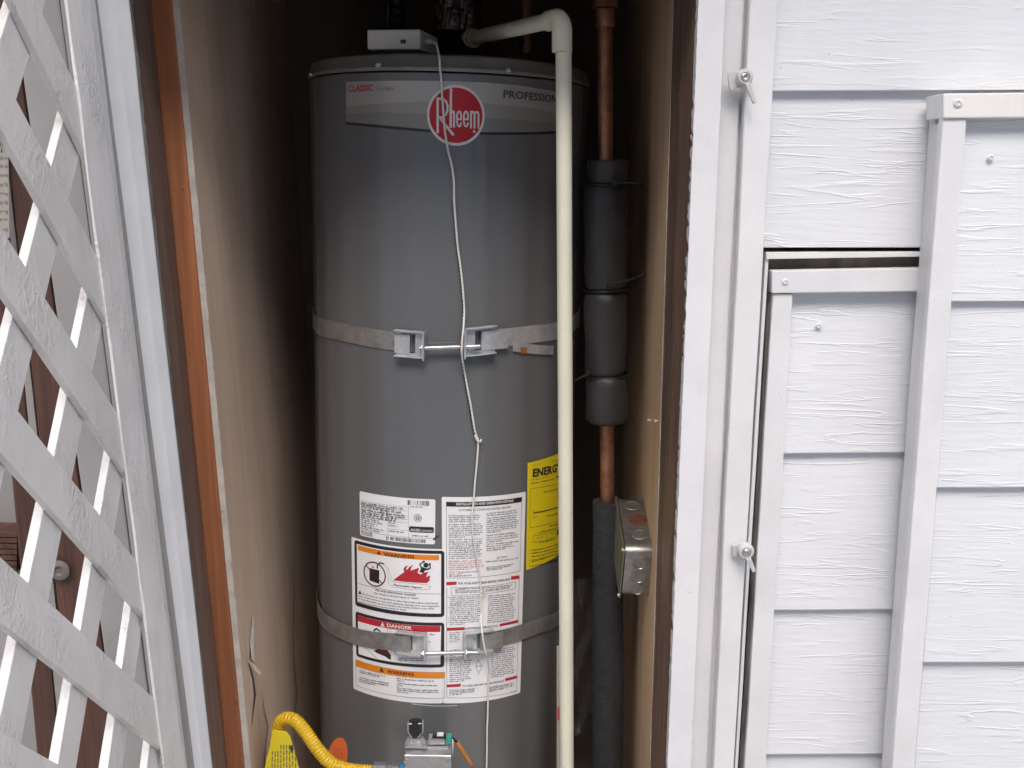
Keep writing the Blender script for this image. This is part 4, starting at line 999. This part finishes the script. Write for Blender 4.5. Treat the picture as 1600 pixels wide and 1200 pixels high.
# ------------------------------------------------------------------ flood alarm box and its thin cable
bq = cyl(0, HTOP, 0)
hz = CZ + HTOP + .0045
def at_z(u, v, zz): d = ray(u, v); k_ = (zz - CZ) / d[2]; return CAM + d * k_
fl0 = P(574, 77, 1.775); fr0 = P(657, 77, 1.765)
zb = min(fl0[2], fr0[2]); zt = P(574, 46, 1.775)[2]
dx = (fr0 - fl0) * (1, 1, 0); dx /= np.linalg.norm(dx); dy = np.array([-dx[1], dx[0], 0]); wd_ = np.linalg.norm((fr0 - fl0)[:2])
dyb = dy * math.cos(.18) + dx * math.sin(.10)
ab = thing('alarm_box', fl0 * (1, 1, 0) + dx * wd_ / 2 + dy * .05 + (0, 0, zb), 'small white plastic box with a thin white cable on top of the tank', 'alarm')
b0_ = np.array([fl0[0], fl0[1], zb])
mb = MB(); mb.loft([(b0_ + (0, 0, 0), b0_ + (0, 0, zt - zb)), (b0_ + dx * wd_, b0_ + dx * wd_ + (0, 0, zt - zb)), (b0_ + dx * wd_ + dyb * .11, b0_ + dx * wd_ + dyb * .11 + (0, 0, zt - zb)), (b0_ + dyb * .11, b0_ + dyb * .11 + (0, 0, zt - zb))])
mb.build('casing', M['white_plastic'], ab, bevel=.003, seg=3)
c = P(630, 65, 1.767); mb = MB(); mb.box((c[0] - .0045, c[1] - .002, c[2] - .003), (c[0] + .0045, c[1] + .004, c[2] + .003)); mb.build('port', M['black_plastic'], ab)
bs = P(660, 66, 1.80); be = P(673, 64.5, 1.775)
mb = MB()
for i in range(4):
    q_ = bs + (be - bs) * (i / 3.5); mb.tube([q_, q_ + (be - bs) * .14], [.0062 - i * .0006, .006 - i * .0006], 12)
mb.tube([bs, be], .0035, 10); mb.build('cable_boot', M['white_plastic'], ab, smooth=40)
path = [(675, 64.5), (682, 68), (686.5, 82), (687, 100), (689.5, 125), (691, 150), (693, 180), (695, 205), (700, 235), (706, 258), (709.5, 285), (709.5, 315), (712, 350), (715, 385), (720, 420), (723.5, 455), (725.5, 485), (724.5, 510), (721.5, 535), (721, 552), (725, 578), (729, 600), (735, 630), (739, 655), (742, 675), (747, 687)]
def lift_at(v): return .030 if 500 < v < 565 else (.033 if 975 < v < 1035 else .006)
def cyl_px(u, v, lift): s_, h_ = SZ(u, v, R + lift); return cyl(s_, h_, R + lift)
def smooth_path(pts, n):
    pts = np.array(pts, float); t = np.r_[0, np.cumsum(np.linalg.norm(np.diff(pts, axis=0), axis=1))]; tt = np.linspace(0, t[-1], n)
    o_ = np.stack([np.interp(tt, t, pts[:, k]) for k in range(pts.shape[1])], 1)
    k = 5; w_ = np.ones(k) / k; q_ = np.pad(o_, ((k // 2, k // 2), (0, 0)), mode='edge'); sm = np.stack([np.convolve(q_[:, i], w_, 'valid') for i in range(o_.shape[1])], 1)
    sm[0], sm[-1] = o_[0], o_[-1]; return sm
def lifted(pts, n):
    d = smooth_path(pts, n); lf = np.array([lift_at(v) for u, v in d]); lf = np.convolve(np.pad(lf, 6, mode='edge'), np.ones(13) / 13, 'valid')
    return [cyl_px(u, v, l) for (u, v), l in zip(d, lf)]
c1_ = lifted(path[2:], 220); c1_ = [be, P(682, 68, 1.742)] + c1_[3:]
mb = MB(); mb.tube(smooth_path(c1_, 300), .0020, 8); mb.build('cable', M['cord'], ab, smooth=60)
low = [(747, 687), (747, 700), (745.5, 720), (742, 755), (740, 785), (737.5, 805), (738, 830), (742, 855), (746, 880), (750, 905), (752, 925), (751, 950), (752, 975), (755, 1000), (757, 1012), (762, 1030), (764, 1045), (763, 1075), (762, 1120), (761, 1140), (761, 1170), (760, 1210), (760, 1300)]
mb = MB(); mb.tube(lifted(low, 260), .0019, 8); mb.build('cable', M['cord'], ab, smooth=60)
mb = MB(); mb.tube([cyl_px(742, 680, .008), cyl_px(746, 689, .009), cyl_px(751, 690, .009), cyl_px(752, 686, .008)], .0022, 8); mb.build('cable_loop', M['cord'], ab, smooth=60); mb = MB(); mb.tube([cyl_px(750, 925, .007), cyl_px(758, 922, .008), cyl_px(760, 927, .008), cyl_px(754, 931, .007)], .0013, 8); mb.build('cable_loop', M['cord'], ab, smooth=60)
mb = MB(); TS = 1
base_ = lifted([q_ for q_ in path if q_[1] > 300], 66)
for i, q_ in enumerate(base_[:-1]):
    d_ = base_[i + 1] - q_; d_ /= np.linalg.norm(d_); sd_ = np.cross(d_, q_ - (HO + ax * ((q_ - HO) @ ax))); sd_ /= np.linalg.norm(sd_)
    o_ = q_ + sd_ * TS * .0024; mb.lathe(o_ - d_ * .0013, d_, [(0, .0010), (.0005, .0017), (.0023, .0017), (.0028, .0010)], 6)
mb.build('cable_dots', M['cordmark'], ab)  # row of black dots along one side of the upper cable

# ------------------------------------------------------------------ PVC relief pipe
YP = 1.60
pv = thing('drain_pipe', P(887, 1480, YP), 'cream PVC drain pipe running down in front of the tank from a white elbow', 'pipe')
ptop, pbot = P(880.5, 60, YP), P(887, 1480, YP)
rp = 12.6 * depth(P(881, 100, YP)) / F
MB().tube([ptop, pbot], rp, 32).build('down_pipe', M['pvc'], pv, smooth=50)
E0 = P(878, 28, YP); vs_ = P(738, 60, 1.93)
hd = vs_ - E0; hd_n = hd / np.linalg.norm(hd); dn = (pbot - ptop) / np.linalg.norm(pbot - ptop)
re = rp * 1.25
arc = []
for i in range(13):
    t_ = i / 12 * math.pi / 2; rad_ = .021
    cc = E0 + dn * rad_ + hd_n * rad_
    arc.append(cc - hd_n * rad_ * math.sin(math.pi / 2 - t_ + 0) * 1.0 - dn * rad_ * math.cos(math.pi / 2 - t_))
arc = [arc[0] + dn * .030, arc[0] + dn * .012] + arc + [arc[-1] + hd_n * .012, arc[-1] + hd_n * .026]
MB().tube(arc, re, 32).build('elbow', M['pvc'], pv, smooth=50)
MB().tube([arc[0] + dn * .0, arc[0] + dn * .0015], rp * 1.06, 28).build('glue_ring', M['glue'], pv, smooth=50)
MB().tube([E0 + hd_n * .03, vs_], rp, 28).build('cross_pipe', M['pvc'], pv, smooth=50)
MB().tube([vs_ - hd_n * .012, vs_ + hd_n * .018], rp * 1.28, 28).build('adapter', M['pvc_tan'], pv, smooth=40, bevel=.001)
MB().tube([vs_ - hd_n * .003, vs_ + hd_n * .0025], rp * 1.42, 28).build('adapter_ring', M['pvc'], pv, smooth=40, bevel=.0008)
rv = thing('relief_valve', vs_ + hd_n * .05, 'brass relief valve where the cream pipe joins the tank top', 'valve')
MB().tube([vs_ + hd_n * .018, vs_ + hd_n * .035], rp * 1.0, 24).build('outlet', M['zinc'], rv, smooth=40)
vb = vs_ + hd_n * .06
MB().lathe(vb - (0, 0, .05), (0, 0, 1), [(0, .014), (.02, .014), (.022, .022), (.05, .024), (.075, .022), (.08, .014), (.10, .012)], 24).build('valve_body', M['brass'], rv, smooth=35)
MB().tube([vb - hd_n * .028, vb], .016, 8).build('valve_nut', M['brass'], rv)

# ------------------------------------------------------------------ copper pipe, foam sleeves, ties
YC = 1.86
cp = thing('copper_pipe', P(949, 1480, YC), 'tarnished copper water pipe at the right, showing above and below black foam', 'pipe')
ca = P(945, -60, YC); cb_ = P(952, 1480, YC); rcp = 11.6 * depth(P(947, 400, YC)) / F
MB().tube([ca, cb_], rcp, 24).build('tube', M['copper'], cp, smooth=50)
cl = lambda v: P(945 + (v + 60) * 7 / 1540, v, YC); cdn = (cb_ - ca) / np.linalg.norm(cb_ - ca)
MB().lathe(cl(42), -cdn, [(0, rcp * 1.2), (.002, rcp * 1.25), (.030, rcp * 1.25), (.032, rcp * 1.05), (.033, rcp * 1.6), (.06, rcp * 1.65), (.062, rcp * 1.1)], 20).build('union', M['copper'], cp, smooth=35)
MB().tube([P(952, 14, YC), P(938, -12, YC - .01)], .004, 8).build('nut_edge', M['zinc'], cp)
def foam(u0, u1, v0, v1, label, prof, mat='foam', yoff=0., name='pipe_insulation'):
    um = (u0 + u1) / 2; a, b = P(um, v0, YC + yoff), P(um, v1, YC + yoff); l = np.linalg.norm(b - a); d = (b - a) / l
    r = (u1 - u0) / 2 * depth(a) / F
    n = 28; vs, fs = [], []; hs_ = []
    for t_ in np.linspace(0, 1, 18): hs_.append((t_ * l, r * np.interp(t_, *zip(*prof))))
    mb = MB()
    a_ = np.cross(d, (0, 1, 0)); a_ /= np.linalg.norm(a_); b_ = np.cross(d, a_)
    ph = random.random() * 6
    for h_, r_ in hs_:
        for k in range(n):
            t_ = 2 * math.pi * k / n; q_ = r_ * (1 + .04 * math.sin(2 * t_ + ph + h_ * 9) + .025 * math.sin(3 * t_ + h_ * 55 + ph) + .012 * math.sin(7 * t_ - h_ * 90)); vs.append(a + d * h_ + (a_ * math.cos(t_) + b_ * math.sin(t_)) * q_)
    m_ = len(hs_)
    for i in range(m_ - 1):
        for k in range(n): j = (k + 1) % n; fs.append((i * n + k, i * n + j, (i + 1) * n + j, (i + 1) * n + k))
    fs += [tuple(range(n)), tuple((m_ - 1) * n + k for k in range(n))]
    mb.add(vs, fs); return tag(mb.build(name, M[mat], None, smooth=55), label, 'pipe insulation', 'foam sleeves on the copper pipe')
foam(918, 984, 250, 287, 'short uppermost black foam collar above the zip tie on the copper pipe', [(0, .98), (.1, 1.02), (.6, .97), (1, .90)])
foam(913, 982, 288, 455, 'longest smooth black foam sleeve on the copper pipe, second from the top', [(0, .86), (.05, .97), (.15, 1.), (.85, 1.0), (.94, .97), (.985, .90), (1, .80)])
foam(913.5, 980, 451, 587, 'bulging black foam sleeve between the two lower zip ties', [(0, .66), (.03, .86), (.1, .98), (.2, 1.01), (.85, 1.01), (.95, .96), (.985, .86), (1, .74)], yoff=-.005)
foam(913, 983, 583, 658, 'lowest short black foam sleeve, with bare copper pipe hanging below it', [(0, .66), (.05, .82), (.18, .93), (.8, 1.02), (.95, 1.), (1, .88)], yoff=-.008)
foam(925, 974, 783, 1480, 'long rough dark grey foam sleeve running down beside the junction box', [(0, .96), (.01, 1.02), (.03, 1.), (1, 1.02)], 'foam_rough')
def tie(v, du, label, tailpts, hu):
    c = P(947, v, YC); n = 20; rr_ = 33.5 * depth(c) / F
    t = thing('zip_tie', c, label, 'zip tie', 'zip ties round the foam')
    mb = MB(); mb.tube([c + np.array([math.cos(k * 2 * math.pi / n) * rr_, math.sin(k * 2 * math.pi / n) * rr_, -math.cos(k * 2 * math.pi / n) * du]) for k in range(n + 1)], .0030, 8, False); mb.build('loop', M['nylon'], t, smooth=60)
    h_ = P(hu, v - 4, YC - rr_ - .003); mb = MB(); mb.box(h_ - .005, h_ + .005); mb.build('head', M['nylon'], t, bevel=.001)
    mb = MB(); pts = [P(*q_[:2], q_[2]) for q_ in tailpts]; mb.tube(pts, .0023, 6); mb.build('tail', M['nylon'], t, smooth=60)
tie(289, .002, 'black zip tie nearest the top of the foam', [(965, 286, 1.80), (985, 285, 1.80), (1001, 286, 1.79), (1001, 291, 1.79)], 960)
tie(452, -.003, 'black zip tie with a long tail reaching to the wood panel', [(953, 442, 1.80), (975, 440, 1.79), (995, 433, 1.77), (1008, 426, 1.76)], 953)
tie(586, -.003, 'lowest black zip tie, its thin tail pointing left toward the tank', [(918, 585, 1.80), (912, 588, 1.80), (899, 594, 1.80)], 918)

# ------------------------------------------------------------------ steel junction box on the right wall
def XP(u, v, X): d = ray(u, v); return CAM + d * (X / d[0])
XC = .213; T_, F_, B_ = XP(963, 773, XC), XP(976.5, 860, XC), XP(969, 936, XC); K_ = T_ + B_ - F_
jb = thing('junction_box', (T_ + B_) / 2, 'galvanised steel electrical box with a rusty knockout on the wood panel', 'electrical box')
DX = np.array([.0575, 0, 0])
def rounded(pts, r, n=5):
    out = []; m_ = len(pts)
    for i in range(m_):
        p0, p1_, p2_ = pts[i - 1], pts[i], pts[(i + 1) % m_]; a = (p0 - p1_); b = (p2_ - p1_); a = a / np.linalg.norm(a) * r; b = b / np.linalg.norm(b) * r
        for k in range(n + 1):
            t_ = k / n; out.append((1 - t_) ** 2 * (p1_ + a) + 2 * t_ * (1 - t_) * p1_ + t_ ** 2 * (p1_ + b))
    return out
ctr = (T_ + B_) / 2
sq = [T_, F_, B_, K_]
mb = MB(); mb.poly(rounded([ctr + (p_ - ctr) * .985 + (.002, 0, 0) for p_ in sq], .022), DX); mb.build('box_body', M['box_steel'], jb, bevel=.002, smooth=40)
mb = MB(); mb.poly(rounded(sq, .006, 3), (-.0018, 0, 0)); cov = mb.build('cover_plate', M['cover_steel'], jb, bevel=.0005)
for p_ in (F_ * .86 + ctr * .14, K_ * .86 + ctr * .14, B_ * .93 + ctr * .07):
    mb = MB(); mb.lathe(p_, (-1, 0, 0), [(0, .0042), (.004, .0042), (.0055, .003), (.006, .001)], 12); mb.build('screw', M['zinc'], cov, smooth=35)
def knock(e0, e1, k, xr, r, mat):
    p_ = ctr + ((e0 * (1 - k) + e1 * k) - ctr) * .985 + (.002, 0, 0) + DX * xr; d = e1 - e0; nrm = np.cross(d, DX); nrm /= np.linalg.norm(nrm)
    if nrm[1] > 0: nrm = -nrm
    mb = MB(); mb.lathe(p_ - nrm * .001, nrm, [(0, r), (.0020, r), (.0026, r * .92), (.0016, r * .88)], 28); return mb.build('knockout', M[mat], jb, smooth=30)
knock(T_, F_, .20, .45, .0150, 'box_steel'); knock(T_, F_, .46, .55, .0185, 'rust'); knock(T_, F_, .73, .52, .0150, 'box_steel')
knock(F_, B_, .26, .50, .0140, 'box_steel'); knock(F_, B_, .53, .50, .0165, 'box_steel'); knock(F_, B_, .80, .50, .0140, 'box_steel')

# ------------------------------------------------------------------ things at the top of the closet
def flex(u, v0, v1, Y, r, label, cat, name, mat, cor=True):
    a, b = P(u, v0, Y), P(u + 1, v1, Y); n = 140 if cor else 2; pts = [a + (b - a) * t_ for t_ in np.linspace(0, 1, n)]
    rr_ = [r * (1 + (.14 * math.sin(i * 1.05) if cor else 0)) for i in range(n)]
    return tag(MB().tube(pts, rr_, 20).build(name, M[mat], None, smooth=70), label, cat)
flex(621, -300, 44, 2.0, .0125, 'black corrugated flexible hose rising behind the white box', 'hose', 'flex_hose', 'flexblack')
flex(606, -300, 44, 2.05, .006, 'thin dark pipe just left of the corrugated hose', 'pipe', 'thin_pipe', 'duct', False)
flex(821, -300, 84, 2.08, .0145, 'dark copper riser pipe behind the cream cross pipe', 'pipe', 'riser_pipe', 'copper', False)

# ------------------------------------------------------------------ yellow gas connector and its tags
YG = 1.66
gh = thing('gas_connector', P(520, 1480, YG), 'yellow corrugated gas hose looping in front of the tank foot', 'gas hose')
hp = [(441, 1330), (438, 1260), (435, 1195), (433, 1160), (433.5, 1142), (438, 1128), (447, 1122), (458, 1124), (468, 1132), (477, 1143), (487, 1158), (498, 1173), (509, 1186), (522, 1196), (540, 1202), (560, 1205), (585, 1206)]
sp = smooth_path([(*q_, YG + .02 * math.sin(i * .4)) for i, q_ in enumerate(hp)], 420)
pts = [P(u, v, Y_) for u, v, Y_ in sp]
mb = MB(); mb.tube(pts, [.0124 + .0010 * math.sin(i * 2 * math.pi / 5.) for i in range(len(pts))], 20); mb.build('hose', M['yellow_hose'], gh, smooth=70)
def hexn(u0, u1, v, r, n, mat, name):
    a, b = P(u0, v, YG), P(u1, v, YG); mb = MB(); mb.tube([a, b], r, n); return mb.build(name, M[mat], gh, bevel=.001)
hexn(583, 604, 1207, .020, 6, 'grey_fit', 'nut'); hexn(604, 612, 1207, .015, 20, 'grey_fit', 'neck'); hexn(612, 625, 1207, .018, 6, 'grey_fit', 'nut'); hexn(625, 633, 1207, .016, 20, 'blue', 'blue_band')
def sheet_tag(name, pts, Y, mat, label, bend=.01):
    mb = MB(); m_ = np.mean([q_[0] for q_ in pts]); tp = [P(u, v, Y + bend * ((u - m_) / 30) ** 2) for u, v in pts]
    mb.poly(tp, (0, .001, 0)); return tag(mb.build(name, M[mat], None), label, 'tag')
yt = sheet_tag('hang_tag', [(426, 1141), (447, 1143), (453, 1150), (460, 1172), (468, 1205), (482, 1330), (408, 1330), (413, 1205), (417, 1183), (422, 1165)], YG - .026, 'yellow_tag', 'yellow plastic warning tag hanging from the yellow gas hose', .0)
mb = MB()
for k in range(9):
    u0 = 424 + k * 4.4; a_, b_ = P(u0 + 1, 1168 - (4 if k > 2 else -6), YG - .0268), P(u0 - 3 + k * 1.3, 1325, YG - .0268); x = 0
    d_ = b_ - a_; l_ = np.linalg.norm(d_); d_ = d_ / l_
    while x < l_ - .005:
        wl_ = random.uniform(.004, .013); q_ = a_ + d_ * x; mb.poly([q_, q_ + (.0016, 0, 0), q_ + (.0016, 0, 0) + d_ * wl_, q_ + d_ * wl_], (0, .0003, 0)); x += wl_ + .003
mb.poly([P(*q_, YG - .0268) for q_ in ((452, 1166), (457, 1164), (459, 1172), (455, 1177))], (0, .0003, 0))
mb.build('lettering', M['kk'], yt)
oc = (527, 1183); op_ = [(oc[0] + 15 * math.cos(t_) - 6 * math.sin(t_), oc[1] + 30 * math.sin(t_) + 4 * math.cos(t_)) for t_ in np.linspace(0, 2 * math.pi, 28)[:-1]]
otg = sheet_tag('hang_tag', op_, YG + .045, 'orange_tag', 'orange oval tag tucked behind the yellow gas hose', 0.)
mb = MB()
for k in range(4):
    for j in range(3): a_ = P(521 + j * 5 + k * 1.2, 1170 + k * 6, YG + .0442); mb.poly([a_, a_ + (.004, 0, -.003), a_ + (.004, 0, -.0042), a_ + (0, 0, -.0012)], (0, .0003, 0))
mb.build('lettering', M['dr'], otg)

# ------------------------------------------------------------------ clear document pouch on the tank's right flank
pou = thing('document_pouch', P(915, 1300, 1.95), 'crumpled clear plastic bag with papers hanging between tank and foam sleeve', 'plastic bag')
def crumple(u0, u1, v0, v1, Y0, Y1, amp, nu=14, nv_=30, taper=0.):
    vs, fs = [], []
    for i in range(nv_ + 1):
        for j in range(nu + 1):
            s_ = j / nu; t_ = i / nv_; u = u0 + (u1 - u0) * s_ + (1 - t_) * taper * (s_ - .2); v = v0 + (v1 - v0) * t_
            vs.append(P(u, v, Y0 + (Y1 - Y0) * s_ + random.gauss(0, amp) + amp * 2 * math.sin(5 * t_ * 3 + 7 * s_)))
    for i in range(nv_):
        for j in range(nu): a = i * (nu + 1) + j; fs.append((a, a + 1, a + nu + 2, a + nu + 1))
    return MB().add(vs, fs)
crumple(896, 932, 905, 1150, 1.90, 1.98, .006).build('bag', M['clear'], pou, smooth=60)
mb = crumple(868, 884, 985, 1330, 1.72, 1.74, .0012, 3, 12); mb.build('bag_edge', M['clear'], pou, smooth=60)
mb = MB(); mb.poly([P(870, 1010, 1.75), P(884, 1008, 1.75), P(884, 1330, 1.75), P(870, 1330, 1.75)], (0, .002, 0)); pp = mb.build('booklet', M['old_paper'], pou)
mb = MB(); mb.poly([P(871, 1105, 1.749), P(884, 1105, 1.749), P(884, 1125, 1.749), P(871, 1125, 1.749)], (0, .0005, 0)); mb.build('red_mark', M['r'], pp)
